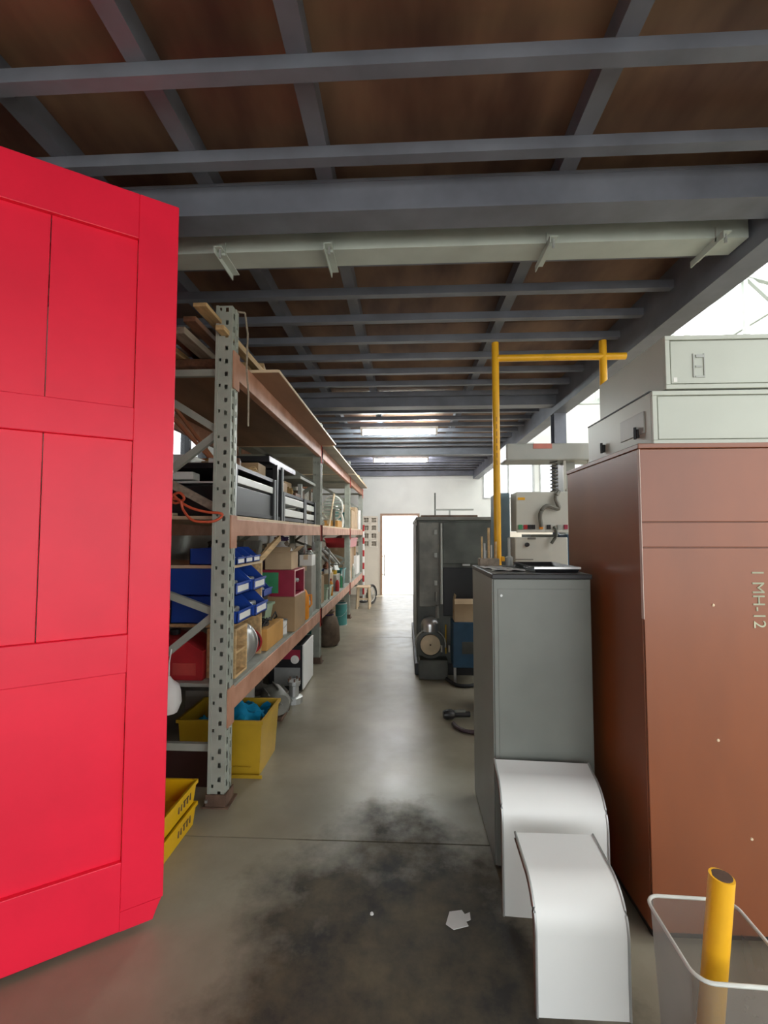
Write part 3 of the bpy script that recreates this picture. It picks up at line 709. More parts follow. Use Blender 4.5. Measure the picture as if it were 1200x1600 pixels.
# ------------------------------------------------------------------ first bay: middle shelf (z 1.61) black frames with white trays
Z_M = 1.611
ZA = Z_M + .337; ZB = Z_M + .267
def black_rack(y0, y1, h, label, strips, sub):
    t = T('equipment_frame', label, 'frame', (-1.45, (y0 + y1) / 2, Z_M))
    b_ = (y1 - y0) / 2; a = .38
    for sx in (-1, 1):
        for sy in (-1, 1):
            G().box(sx * a - .02, sx * a + .02, sy * (b_ - .02) - .02, sy * (b_ - .02) + .02, 0, h, .003).done('corner_post', black_m, t)
    for z in (0.012, h - .025):
        g = G()
        for sy in (-1, 1): g.box(-a + .02, a - .02, sy * (b_ - .02) - .012, sy * (b_ - .02) + .012, z, z + .025)
        for sx in (-1, 1): g.box(sx * a - .012, sx * a + .012, -b_ + .04, b_ - .04, z, z + .025)
        g.done('rail', black_m, t)
    for sy in (-1, 1):
        G().box(a + .02, a + .024, sy * (b_ - .004) - .004, sy * (b_ - .004) + .004, 0, h).done('bright_edge', chrome, t)
    for z, hh in strips:
        p = G().box(-a + .03, a - .03, -b_ + .045, b_ - .045, z, z + .01).box(a - .03, a + .012, -b_ + .042, b_ - .042, z, z + hh, .003).done('white_tray', white_pl, t)
    for z0, z1 in sub:
        G().box(-a + .03, a - .0, -b_ + .045, b_ - .045, z0, z1, .004).done('black_unit', black_pl, t)
    G().box(-a, a, -b_, b_, h, h + .006).done('top_plate', black_m, t)
    return t
black_rack(2.72, 3.58, .33, 'black steel frame holding a white tray, nearest the red door on the middle shelf', [(.215, .05)], [(.03, .20)])
black_rack(3.62, 3.80, .46, 'narrow black steel unit with bright edges on the middle shelf', [], [(.04, .43)])
black_rack(3.84, 4.66, .26, 'black steel frame with two white trays beside the narrow black unit', [(.05, .065), (.16, .065)], [])
black_rack(4.70, 5.20, .26, 'short black steel frame with two white trays by the second post', [(.05, .06), (.15, .06)], [])
o = G().box(-1.13, -1.09, 4.66, 4.70, Z_M, Z_M + .42).done('grey_upright', grey_m); tag(o, 'slim grey metal upright standing between the white tray frames', 'upright')
tops = [(-1.5, 2.93, ZA, .22, .24, .07, white_box, 'white carton on the black frame by the red door', .05), (-1.30, 3.05, ZA, .15, .2, .05, kraft2, 'flat pale carton on the black frame by the red door', -.05),
        (-1.2, 3.38, ZA, .2, .2, .09, kraft, 'brown carton on the black frame by the narrow unit', .04), (-1.5, 3.35, ZA, .2, .18, .12, kraft3, 'orange carton behind the brown carton on the black frame', 0),
        (-1.2, 4.05, ZB, .18, .28, .10, kraft, 'brown carton on the two tray frame', .04), (-1.3, 4.4, ZB, .28, .22, .14, kraft2, 'pale carton on the two tray frame', -.03),
        (-1.22, 4.9, ZB, .18, .2, .1, rust, 'rusty box on the short black frame', .03)]
for x, y, z, a, b_, h, m_, lb, rz in tops: carton(x - a / 2, x + a / 2, y - b_ / 2, y + b_ / 2, z, z + h, m_, lb, rz=rz, tape=False)
carton(-1.62, -1.40, 2.64, 2.70, Z_M, Z_M + .02, ply_pale, 'flat strip of card on the middle shelf front', tape=False)
# flat grey panel resting high across the frames
o = G().box(-1.75, -1.04, 4.4, 5.15, 0, .03, .003).done('grey_sheet', ply_grey, loc=(0, 0, 2.055)); tag(o, 'grey flat panel lying on top of the tall cartons below the brown sheet', 'sheet')
carton(-1.7, -1.45, 4.45, 5.1, Z_M + .267, 2.054, kraft, 'tall carton supporting the grey panel', tape=False)
o = G().box(-1.5, -1.08, 3.50, 4.35, 0, .05, .004).done('dark_tray', black_pl, loc=(0, 0, Z_M + .467)); tag(o, 'dark shallow tray on the narrow black unit', 'tray')
# timber strut and orange cord at the first post
o = G().bar((-1.50, 2.58, 1.86), (-1.10, 2.66, 1.635), .04, .05, .004).done('timber_strut', wood_g); tag(o, 'grey timber strut slanting on the middle shelf behind the orange cord', 'timber')
pts = [(-1.36, 2.46, 1.74), (-1.30, 2.45, 1.72), (-1.26, 2.46, 1.68), (-1.19, 2.455, 1.645), (-1.11, 2.47, 1.625), (-1.045, 2.475, 1.62), (-1.03, 2.478, 1.605), (-1.07, 2.47, 1.575), (-1.14, 2.46, 1.57), (-1.2, 2.46, 1.585), (-1.245, 2.455, 1.64), (-1.26, 2.45, 1.69), (-1.31, 2.455, 1.70)]
t = T('orange_cord', 'orange red cord knotted around the first post at the middle beam', 'cord', (0, 0, 0))
def smooth_pts(P, n=6):
    P = [Vector(p) for p in P]; out = []
    for i in range(len(P) - 1):
        p0, p1, p2, p3 = P[max(i - 1, 0)], P[i], P[i + 1], P[min(i + 2, len(P) - 1)]
        for k in range(n):
            s_ = k / n
            out.append(.5 * ((2 * p1) + (p2 - p0) * s_ + (2 * p0 - 5 * p1 + 4 * p2 - p3) * s_ ** 2 + (3 * p1 - p0 - 3 * p2 + p3) * s_ ** 3))
    return out + [P[-1]]
G().path(smooth_pts(pts), .0075, 7).done('loop', cord_m, t, smooth=True)
G().path(smooth_pts([(-1.33, 2.455, 1.70), (-1.27, 2.45, 1.735), (-1.24, 2.455, 1.70), (-1.29, 2.46, 1.675), (-1.33, 2.455, 1.70)]), .0075, 7).done('knot', cord_m, t, smooth=True)
for k, (a, b_, lb) in enumerate((((-1.62, 2.66, 2.42), (-1.30, 2.95, 2.00), 'reddish bamboo cane leaning under the brown sheet'), ((-1.62, 2.98, 2.42), (-1.35, 3.235, 1.97), 'second reddish cane leaning under the brown sheet'))):
    o = G().tube(a, b_, .014, 8).done('cane', mat('reddish_cane', (.38, .13, .05), .5), smooth=True); tag(o, lb, 'cane')

# ------------------------------------------------------------------ second and third bay goods
Y2 = [
 ('carton', -1.5, -1.05, 5.42, 5.80, Z_L, Z_L + .34, kraft, 'brown carton on the low shelf just after the second post'),
 ('carton', -1.45, -1.08, 5.45, 5.75, Z_L + .341, Z_L + .60, grey_card, 'grey carton stacked on the carton after the second post'),
 ('tub', -1.35, -1.03, 5.9, 6.35, Z_L, Z_L + .16, green_p, 'pale green tray of parts on the low shelf'),
 ('carton', -1.45, -1.10, 6.42, 6.85, Z_L, Z_L + .30, kraft2, 'pale carton beside the green tray'),
 ('carton', -1.40, -1.06, 6.9, 7.3, Z_L, Z_L + .24, grey_card, 'low grey carton beside the pale carton'),
 ('tub', -1.4, -1.05, 7.4, 7.9, Z_L, Z_L + .28, teal_m, 'teal plastic tub by the third post'),
 ('carton', -1.5, -1.06, 8.3, 8.9, Z_L, Z_L + .62, kraft2, 'tall pale carton on the low shelf of the last bay'),
 ('carton', -1.5, -1.1, 9.0, 9.6, Z_L, Z_L + .62, kraft, 'tall brown carton on the low shelf of the last bay'),
 ('carton', -1.4, -1.05, 9.7, 10.3, Z_L, Z_L + .40, white_box, 'white carton on the low shelf near the last post'),
 ('tub', -1.5, -1.02, 8.35, 9.55, Z_L + .621, Z_L + .80, red_pl, 'long red plastic crate on the tall cartons of the last bay'),
 ('carton', -1.45, -1.14, 5.53, 5.98, Z_M, Z_M + .12, kraft, 'flat brown carton on the middle shelf after the second post'),
 ('carton', -1.30, -1.02, 6.75, 7.2, Z_M, Z_M + .10, kraft3, 'orange carton under the louvred fan'),
 ('carton', -1.40, -1.03, 8.6, 9.2, Z_M, Z_M + .36, kraft2, 'pale carton with dark hole on the middle shelf of the last bay'),
 ('carton', -1.35, -1.04, 9.35, 9.8, Z_M, Z_M + .46, kraft2, 'tallest pale carton on the middle shelf near the last post'),
 ('carton', -1.95, -1.55, 5.5, 7.6, Z_M, Z_M + .5, grey_card, 'long grey carton at the back of the middle shelf'),
]
for kd, *a in Y2:
    (carton if kd == 'carton' else tub)(*a)
t = T('louvred_fan', 'round white louvred ventilation fan standing on the middle shelf', 'fan', (-1.14, 6.98, Z_M + .101), R(-25))
G().path([(.19 * math.cos(a), 0, .2 + .19 * math.sin(a)) for a in [2 * math.pi * q / 28 for q in range(28)]], .016, 8, True).done('ring', white_box, t, smooth=True)
for q in range(7):
    z = -.15 + .05 * q; hw = math.sqrt(max(.19 ** 2 - z * z, .0004))
    G().obox((0, 0, .2 + z), (2 * hw, .05, .006), (R(35), 0, 0)).done('louvre', mat('mint_white', (.62, .70, .64), .4), t)
G().box(-.12, .12, -.06, .06, 0, .02, .004).done('stand', grey_m, t)
G().lathe([(0, 0), (.05, 0), (.05, .07), (0, .07)], 14, Matrix.Translation((0, .03, .2)) @ Euler((R(-90), 0, 0)).to_matrix().to_4x4()).done('hub', grey_m, t)
o = G().path(smooth_pts([(-1.06, 7.5, Z_M + .008), (-1.05, 7.52, Z_M + .12), (-1.08, 7.45, Z_M + .25), (-1.15, 7.3, Z_M + .33)]), .022, 8).done('bent_duct', white_box, smooth=True); tag(o, 'bent white duct pipe standing beyond the louvred fan', 'pipe')
o = G().tube((-1.03, 9.9, Z_M), (-1.03, 9.9, Z_M + .42), .045, 14).done('cardboard_tube', white_box, smooth=True); tag(o, 'white cardboard tube standing near the last post', 'tube')
o = G().lathe([(0, 0), (.15, 0), (.19, .05), (.14, .13), (0, .17)], 14).done('canvas_bundle', mat('khaki_canvas', (.30, .25, .13), .85, var=.2), loc=(-1.25, 5.72, Z_M + .121), smooth=True); tag(o, 'khaki canvas bundle on the flat carton after the second post', 'bundle')
for k in range(5):
    o = G().tube((-1.05 - .05 * k, 5.9 + .02 * k, 1.33 - .02 * (k % 2)), (-1.08 - .05 * k, 7.35, 1.02 + .02 * (k % 3)), .017, 8).done('metal_tube', alu if k % 2 else mach_md, smooth=True)
    tag(o, ('dark grey tube at the aisle edge of the slanting bundle', 'dull aluminium tube next to the aisle edge of the slanting bundle', 'dark grey tube in the middle of the slanting bundle', 'dull aluminium tube deep in the slanting bundle', 'dark grey tube at the wall side of the slanting bundle')[k], 'pipe', 'slanting tube bundle')
tr_ = T('tube_cradle', 'thin steel cradle holding the slanting tube bundle', 'cradle', (0, 0, Z_L))
for y, z in ((5.98, .66), (7.34, .37)):
    G().box(-1.33, -1.01, y, y + .02, z - .0, z + .015).box(-1.33, -1.315, y, y + .02, 0, z).box(-1.025, -1.01, y, y + .02, 0, z).done('trestle', mach_md, tr_)
bottle(-1.06, 6.397, Z_L, .03, .24, orange_m, red_pl, 'orange bottle with red cap beside the green tray')
bottle(-1.04, 6.87, Z_L + .0, .03, .20, red_pl, white_box, 'red bottle with white cap beside the pale carton')
bottle(-1.05, 7.36, Z_L, .03, .22, green_m, white_box, 'green bottle with white cap beside the teal tub')
bottle(-1.04, 8.2, Z_L, .04, .3, white_box, teal_m, 'white bottle with teal cap after the third post')
bottle(-1.04, 8.26 + .7, Z_L, .035, .28, glass_m, white_box, 'clear bottle between the tall cartons of the last bay')
# ---- loose bits: (kind, x, y, z, size.., material, turn, label)
def bit(kind, x, y, z, a, b_, h, m_, rz, lb, cat):
    g = G()
    if kind == 'block': g.obox((0, 0, h / 2), (a, b_, h), (0, 0, rz), min(a, b_, h) * .12)
    elif kind == 'elbow':
        c_, s_ = math.cos(rz), math.sin(rz)
        g.path(smooth_pts([(-a * c_ / 2, -a * s_ / 2, h / 2), (0, 0, h / 2), (a * .3 * c_ - b_ * .3 * s_, a * .3 * s_ + b_ * .3 * c_, h / 2), (a * .3 * c_ - b_ * s_, a * .3 * s_ + b_ * c_, h / 2)]), h / 2, 9)
    elif kind == 'heap':
        q = bmesh.new(); bmesh.ops.create_icosphere(q, subdivisions=3, radius=1)
        rnd = random.Random(int(abs(x * 1000 + y * 77)))
        ph = [rnd.uniform(0, 6) for _ in range(6)]
        for v in q.verts:
            n_ = 1 + .16 * math.sin(5 * v.co.x + ph[0]) + .13 * math.sin(7 * v.co.y + ph[1]) + .10 * math.sin(9 * v.co.z + ph[2]) + .08 * math.sin(13 * v.co.x + 11 * v.co.y + ph[3])
            v.co = Vector((v.co.x * a / 2 * n_, v.co.y * b_ / 2 * n_, max(0, (v.co.z + .55) * h / 1.6 * n_)))
        g._merge(q)
    elif kind == 'coil':
        for k_ in range(4): g.path([((a / 2 - .004 * k_) * math.cos(t_), (a / 2 - .004 * k_) * math.sin(t_), h * (k_ + .5) / 4 + .004 * math.sin(3 * t_ + k_)) for t_ in [2 * math.pi * q_ / 20 for q_ in range(20)]], h / 8, 6, True)
    elif kind == 'bracket':
        g.obox((0, 0, .004), (a, b_, .008), (0, 0, rz)); g.obox((a / 2 * math.cos(rz), a / 2 * math.sin(rz), h / 2), (.008, b_, h), (0, 0, rz))
    elif kind == 'roll': g.lathe([(a * .35, 0), (a / 2, 0), (a / 2, h), (a * .35, h), (a * .35, 0)], 16)
    o_ = g.done({'block': 'wood_block', 'elbow': 'pipe_elbow', 'heap': 'rag_heap', 'coil': 'wire_coil', 'bracket': 'steel_angle', 'roll': 'tape_roll'}[kind], m_, loc=(x, y, z), smooth=kind != 'block' and kind != 'bracket')
    tag(o_, lb, cat)
for a in [
 ('elbow', -1.22, 2.86, ZA, .12, .08, .05, white_box, .4, 'white pipe elbow on the black frame by the red door', 'pipe fitting'),
 ('heap', -1.46, 3.165, ZA, .10, .09, .06, mat('brown_rag', (.20, .11, .07), .9, var=.3), 0, 'brown rag heap on the black frame by the red door', 'rag'),
 ('block', -1.12, 2.90, ZA, .06, .12, .05, wood_d, .3, 'dark wood block at the aisle edge of the black frame', 'block'),
 ('coil', -1.13, 3.20, ZA, .11, .11, .04, wood_p, 0, 'tan rope coil at the aisle edge of the black frame', 'coil'),
 ('bracket', -1.42, 3.52, ZA, .10, .05, .06, rust, .1, 'rusty angle bracket beside the narrow black unit', 'bracket'),
 ('block', -1.67, 3.2, ZA, .05, .05, .11, white_box, .1, 'upright white block between the cartons on the black frame', 'block'),
 ('heap', -1.11, 4.245, ZB, .06, .05, .07, mat('ochre_rag', (.36, .22, .08), .9, var=.3), 0, 'ochre rag on the two tray frame', 'rag'),
 ('block', -1.10, 4.46, ZB, .05, .22, .03, wood_d, .0, 'flat dark wood block on the two tray frame', 'block'),
 ('block', -1.40, 3.98, ZB, .05, .18, .035, wood_p, -.2, 'pine block behind the brown carton of the two tray frame', 'block'),
 ('elbow', -1.20, 5.08, ZB, .12, .1, .045, teal_m, .8, 'teal pipe elbow on the short black frame', 'pipe fitting'),
 ('heap', -1.2, 4.75, ZB, .08, .07, .06, green_p, .2, 'pale green rag on the short black frame', 'rag'),
 ('block', -1.45, 2.80, Z_M + .235, .22, .12, .05, white_box, .1, 'white block lying in the white tray by the red door', 'block'),
 ('heap', -1.12, 4.33, Z_L + .547, .10, .06, .09, mat('grey_rag', (.24, .22, .2), .9, var=.3), 0, 'grey rag behind the pale carton on the maroon case', 'rag'),
 ('heap', -1.30, 4.66, Z_L + .80, .14, .12, .06, purple_m, 0, 'purple rag on the white plastic bag', 'rag'),
 ('coil', -1.10, 5.03, Z_L + .6412, .12, .12, .05, chrome, 0, 'silver chain coil on the white carton by the second post', 'coil'),
 ('heap', -1.30, 5.60, Z_L + .601, .14, .18, .1, mat('grey_rag2', (.28, .27, .24), .9, var=.3), 0, 'grey dust sheet on the stacked grey carton', 'rag'),
 ('block', -1.14, 6.60, Z_L + .3012, .1, .25, .06, white_box, .1, 'white slab on the pale carton beside the green tray', 'block'),
 ('heap', -1.20, 6.12, Z_L + .008, .17, .26, .20, mat('mixed_scrap', (.22, .18, .14), .8, var=.6, scale=25), 0, 'scrap heap in the pale green tray', 'scrap'),
 ('roll', -1.14, 7.10, Z_L + .2402, .12, .12, .06, yel_pl, 0, 'yellow tape roll on the low grey carton', 'tape'),
 ('roll', -1.24, 7.02, Z_L + .2402, .12, .12, .09, blue_pl, 0, 'blue tape roll on the low grey carton', 'tape'),
 ('heap', -1.22, 7.65, Z_L + .008, .2, .3, .36, white_box, 0, 'white foam scraps heaped in the teal tub', 'scrap'),
 ('block', -1.2, 10.0, Z_L + .402, .2, .3, .2, kraft, .1, 'brown block on the white carton near the last post', 'block'),
 ('heap', -1.26, 8.95, Z_L + .629, .3, .8, .24, mat('pink_foam', (.45, .28, .24), .9, var=.3), 0, 'pinkish foam heap in the long red crate', 'scrap'),
 ('heap', -1.25, 6.22, Z_M, .24, .24, .16, mat('grey_net', (.30, .30, .27), .9, var=.4, scale=20), 0, 'grey netting heap on the middle shelf by the long carton', 'netting'),
 ('bracket', -1.1, 6.45, Z_M, .14, .2, .26, mach_md, .3, 'tall dark angle plate on the middle shelf', 'bracket'),
 ('block', -1.2, 8.30, Z_M, .2, .25, .30, teal_m, .1, 'teal block on the middle shelf after the third post', 'block'),
 ('heap', -1.22, 8.9, Z_M + .361, .26, .4, .12, mat('tan_cloth', (.5, .38, .22), .9, var=.2), 0, 'tan cloth on the pale carton with dark hole', 'rag'),
 ('heap', -1.52, 3.93, Z_L, .14, .10, .2, mat('olive_rag', (.14, .13, .08), .9, var=.3), 0, 'olive rag heap beside the large brown carton', 'rag'),
 ('coil', -1.14, 3.50, Z_L + .1612, .14, .14, .04, rubber, 0, 'black wire coil on the orange carton', 'coil'),
 ('heap', -1.55, 4.2, 0, .4, .3, .2, mat('dark_scrap', (.07, .06, .05), .8, var=.5, scale=18), 0, 'dark scrap heap on the floor behind the computer tower', 'scrap'),
 ('block', -1.25, 5.0, 0, .2, .25, .3, black_pl, .1, 'black block on the floor by the second post', 'block'),
 ('heap', -1.12, 3.46, 0, .1, .1, .16, mat('mixed_scrap2', (.2, .19, .16), .6, var=.6, scale=30), 0, 'grey metal scrap between the tote and the grey carton', 'scrap'),
]: bit(*a)
for k, (x, y, h, m_, lb) in enumerate(((-1.08, 5.50, .62, grey_m, 'grey conduit standing after the second post on the middle shelf'), (-1.11, 5.44, .70, alu, 'aluminium pole standing after the second post on the middle shelf'), (-1.16, 5.40, .55, wood_g, 'grey stick standing after the second post on the middle shelf'), (-1.06, 6.22, .48, ply_pale, 'pale stick standing beyond the netting on the middle shelf'))):
    o = G().tube((x, y, Z_M), (x - (.0 if k < 3 else -.02), y + (.02 if k < 3 else .3), Z_M + h), .014, 8).done('standing_pole', m_, smooth=True); tag(o, lb, 'pole')
for x0, x1, y0, y1, z0, z1, m_, lb in [  # cartons added to hide the wall and keep the shelf depth dark
 (-1.96, -1.64, 3.40, 3.86, Z_L, Z_L + .55, grey_card, 'grey carton added for darkness at the back of the low shelf beyond the blue bins'),
 (-1.96, -1.5, 4.02, 4.46, Z_L, Z_L + .72, kraft, 'tall brown carton added for darkness at the back behind the maroon case'),
 (-1.96, -1.66, 4.55, 5.16, Z_L, Z_L + .80, grey_card, 'tallest grey carton added for darkness at the back by the second post'),
 (-1.96, -1.55, 5.45, 6.3, Z_L, Z_L + .74, grey_card, 'long grey carton added for darkness at the back of the low shelf, second bay'),
 (-1.96, -1.55, 6.4, 7.9, Z_L, Z_L + .66, kraft, 'long brown carton added for darkness at the back of the low shelf, second bay'),
 (-1.40, -1.20, 4.58, 4.82, Z_L + .80, Z_L + .84, kraft2, 'flat pale box lid on the white plastic bag')][:5]:
    carton(x0, x1, y0, y1, z0, z1, m_, lb)
for a in [
 ('heap', -1.315, 4.2, Z_L + .546, .06, .22, .14, mat('mauve_cloth', (.16, .10, .13), .9, var=.3), 0, 'mauve cloth heap behind the pale carton on the maroon case', 'rag'),
 ('heap', -1.75, 4.25, Z_L + .722, .26, .26, .12, mat('dusty_tarp', (.22, .19, .15), .9, var=.3), 0, 'dusty tarp on the tall brown back carton', 'rag'),
 ('heap', -1.31, 4.98, Z_L + .621, .12, .16, .16, mat('beige_sheet', (.42, .36, .28), .9, var=.2), 0, 'beige dust sheet on the tall grey carton beside the bag', 'rag'),
 ('block', -1.13, 5.65, Z_L + .601, .08, .2, .12, white_box, .1, 'white slab on the aisle side of the stacked grey carton', 'block'),
 ('roll', -1.15, 5.35 + .13, Z_L + .601 + .0, .10, .10, .1, red_pl, 0, 'red tape roll at the front of the stacked grey carton', 'tape'),
 ('heap', -1.15, 6.55, Z_L + .37, .1, .16, .08, mat('rust_cloth', (.30, .13, .08), .9, var=.3), 0, 'rust coloured rag on the white slab beside the green tray', 'rag'),
]: bit(*a)
# red-white barrier pole, wheel and stool at the end of the rack
t = T('barrier_pole', 'red and white striped barrier pole at the rack end', 'pole', (-.93, 10.0, 0))
for k in range(12): G().lathe([(0, .03 + k * .14), (.022, .03 + k * .14), (.022, .17 + k * .14), (0, .17 + k * .14)], 12).done('stripe', red_pl if k % 2 else white_box, t)
G().lathe([(0, 0), (.1, 0), (.1, .02), (.03, .035), (0, .035)], 16).done('base', rubber, t)
t = T('spare_wheel', 'small spoked wheel leaning at the rack end', 'wheel', (-.72, 9.68, 0))
mx = Matrix.Translation((0, 0, .215)) @ Euler((R(90), 0, R(65))).to_matrix().to_4x4()
def ringpts(r, n=26): return [mx @ Vector((r * math.cos(a), r * math.sin(a), 0)) for a in [2 * math.pi * q / n for q in range(n)]]
G().path(ringpts(.19), .025, 8, True).done('tyre', tyre_m, t, smooth=True); G().path(ringpts(.15), .01, 6, True).done('rim', alu, t, smooth=True)
for q in range(6): G().tube(mx @ Vector((0, 0, 0)), mx @ Vector((.15 * math.cos(q * 1.047), .15 * math.sin(q * 1.047), 0)), .006, 5).done('spoke', alu, t)
t = T('wooden_stool', 'small pale wooden stool beside the spoked wheel', 'stool', (-.84, 9.2, 0))
G().box(-.15, .13, -.15, .15, .42, .445, .004).done('seat', ply_pale, t)
for sx in (-.12, .10):
    for sy in (-.12, .12): G().bar((sx * 1.15, sy * 1.15, 0), (sx, sy, .42), .03, .03).done('leg', ply_pale, t)
G().bar((-.12, -.13, .2), (.10, -.13, .2), .02, .03).done('stretcher', ply_pale, t)

# ================================================================== RIGHT SIDE
# ---- brown wardrobe
t = T('brown_cabinet', 'tall mahogany brown cabinet with chalk writing on its front', 'cabinet', (0, 0, 0))
X0, X1, Y0_, Y1_, HZ = .900, 1.86, 1.765, 2.52, 1.85
G().box(X0, X1, Y0_, Y1_, .05, HZ - .02, .002).done('carcass', mahog, t)
G().box(X0 + .02, X1 - .02, Y0_ + .03, Y1_ - .02, 0, .05).done('plinth', black_m, t)
G().box(X0 - .004, X1 + .004, Y0_ - .012, Y1_, HZ - .02, HZ, .003).done('top_board', mahog, t)
for nm, a, b_ in (('upper_panel', 1.548, HZ - .023), ('drawer_strip', 1.452, 1.544), ('lower_panel', .05, 1.448)):
    G().box(X0 + .002, X1 - .002, Y0_ - .012, Y0_ - .0005, a, b_, .002).done(nm, mahog, t)
G().box(X0 - .0005, X0 + .002, Y0_ - .0125, Y0_ + .004, 1.18, HZ - .022).done('edge_banding', mat('worn_pale_edge', (.62, .48, .42), .6), t)
for x, z in ((1.154, 1.235), (1.154, .74), (1.26, .39)):
    G().lathe([(0, 0), (.0055, 0), (.005, .003), (0, .004)], 12, Matrix.Translation((x, Y0_ - .012, z)) @ Euler((R(90), 0, 0)).to_matrix().to_4x4()).done('screw_cap', ply_pale, t)
def text_mesh(s, size, m_, parent, loc, rot, name):
    cu = bpy.data.curves.new(name, 'FONT'); cu.body = s; cu.size = size; cu.extrude = .0008; cu.align_x = 'LEFT'
    tmp = bpy.data.objects.new(name, cu); COL.objects.link(tmp)
    dg = bpy.context.evaluated_depsgraph_get(); me = bpy.data.meshes.new_from_object(tmp.evaluated_get(dg)); bpy.data.objects.remove(tmp)
    me.materials.clear(); me.materials.append(m_)
    o = bpy.data.objects.new(name, me); COL.objects.link(o); o.location = loc; o.rotation_euler = rot; o.parent = parent
    return o
text_mesh('1', .062, chalk, t, (1.298, Y0_ - .0135, 1.372), (R(90), R(90), 0), 'chalk_mark')
text_mesh('MH-12', .062, chalk, t, (1.298, Y0_ - .0135, 1.325), (R(90), R(90), 0), 'chalk_writing')

# ---- two flat steel enclosures on the cabinet
def enclosure(x0, y0, z0, dx, dy, dz, label, badge):
    t = T('steel_enclosure', label, 'enclosure', (x0, y0, z0))
    G().box(0, dx, .012, dy, 0, dz, .003).done('body', enc_m, t)
    r = .018
    G().box(0, dx, 0, .012, 0, r, .002).box(0, dx, 0, .012, dz - r, dz, .002).box(0, r, 0, .012, r, dz - r, .002).box(dx - r, dx, 0, .012, r, dz - r, .002).done('rim', enc_m, t)
    G().box(r + .004, dx - r - .004, .003, .012, r + .004, dz - r - .004, .002).done('door', enc_m, t)
    if badge:
        g = G(); a, b_, c, d = .105, .15, .045, .14
        g.box(a, a + .004, -.001, .003, c, d); g.box(b_ - .004, b_, -.001, .003, c, d); g.box(a + .012, b_ - .004, -.001, .003, d - .016, d - .004); g.box(a + .008, b_ - .004, -.001, .003, c, c + .006); g.box(a + .01, b_ - .01, -.001, .003, .085, .092)
        g.done('latch_recess', grey_m, t)
        G().box(.03, .044, .0015, .003, .028, .046).done('sticker', white_box, t)
    else:
        G().box(-.004, 0, .06, .26, .06, .15, .002).done('side_plate', grey_m, t)
        for y in (.10, .42): G().box(-.012, 0, y, y + .03, .05, .085, .002).tube((-.012, y + .015, .045), (-.012, y + .015, .095), .006, 8).done('clasp', black_m, t)
        G().box(-.001, dx, .02, dy, dz, dz + .006).done('gasket', rubber, t)
    return t
enclosure(.972, 1.785, 1.851, .85, .62, .213, 'wide grey steel enclosure resting directly on the brown cabinet', False)
enclosure(1.027, 1.785, 2.071, .80, .60, .214, 'grey steel enclosure with latch and white sticker, topmost on the cabinet', True)

# ---- grey tall filing cabinet (plain back toward the aisle end)
t = T('filing_cabinet', 'plain grey steel filing cabinet behind the white curved panels', 'cabinet', (0, 0, 0))
G().box(.405, .845, 2.10, 2.70, .02, 1.295, .004).done('shell', grey_cab, t)
G().box(.400, .405, 2.105, 2.698, .02, 1.295, .001).done('side_panel', grey_cab, t)
G().box(.425, .83, 2.0985, 2.1, .06, 1.25, .001).done('back_plate', grey_cab, t)
G().box(.398, .85, 2.09, 2.705, 1.295, 1.318, .004).done('top_edge', black_m, t)
G().box(.42, .83, 2.12, 2.68, 0, .02).done('plinth', black_m, t)
G().lathe([(0, 0), (.006, 0), (.006, .006), (0, .006)], 10, Matrix.Translation((.44, 2.0985, 1.22)) @ Euler((R(90), 0, 0)).to_matrix().to_4x4()).done('rivet', alu, t)
ZT = 1.318
for k, (x, y, a, b_, rz, lb) in enumerate(((.48, 2.45, .12, .20, .3, 'white paper sheet at the aisle side of the filing cabinet top'), (.52, 2.30, .16, .1, -.2, 'creased white sheet at the near edge of the filing cabinet top'))):
    g = G(); bb = g.bm; n = 6
    gv = [[bb.verts.new((-a / 2 + a * i / n, -b_ / 2 + b_ * j / n, .004 + .006 * abs(math.sin(i * 1.1 + j)))) for j in range(n + 1)] for i in range(n + 1)]
    for i in range(n):
        for j in range(n): bb.faces.new((gv[i][j], gv[i + 1][j], gv[i + 1][j + 1], gv[i][j + 1]))
    o = g.done('paper_sheet', paper, loc=(x, y, ZT - .003), rot=(0, 0, rz), smooth=True); tag(o, lb, 'paper')
t = T('black_tray', 'flat black tray with bright front edge on the filing cabinet', 'tray', (.73, 2.42, ZT))
G().tapered(-.11, .11, -.22, .2, 0, .025, .01, .004).done('tray_body', black_pl, t); G().box(-.11, .11, -.226, -.22, .016, .026).done('front_strip', chrome, t)
t = T('bit_stand', 'wooden stand of upright drill bits on the filing cabinet', 'tool stand', (.475, 2.62, ZT))
G().box(-.05, .06, -.04, .04, 0, .045, .004).done('block', wood_g, t)
for k, (x, y, h, r) in enumerate(((-.035, -.015, .17, .005), (-.015, .015, .13, .006), (.005, -.01, .22, .007), (.025, .015, .12, .005), (.045, -.01, .14, .006), (-.02, -.025, .09, .008))):
    G().tube((x, y, .045), (x, y, h), r, 8).done('drill_bit', alu if k % 2 else wood_p, t)
o = G().lathe([(0, 0), (.02, 0), (.02, .05), (.008, .06), (.008, .16), (0, .165)], 12).done('screwdriver', grey_m, loc=(.60, 2.63, ZT), smooth=True); tag(o, 'grey handled screwdriver standing upright beside the drill bits', 'tool')

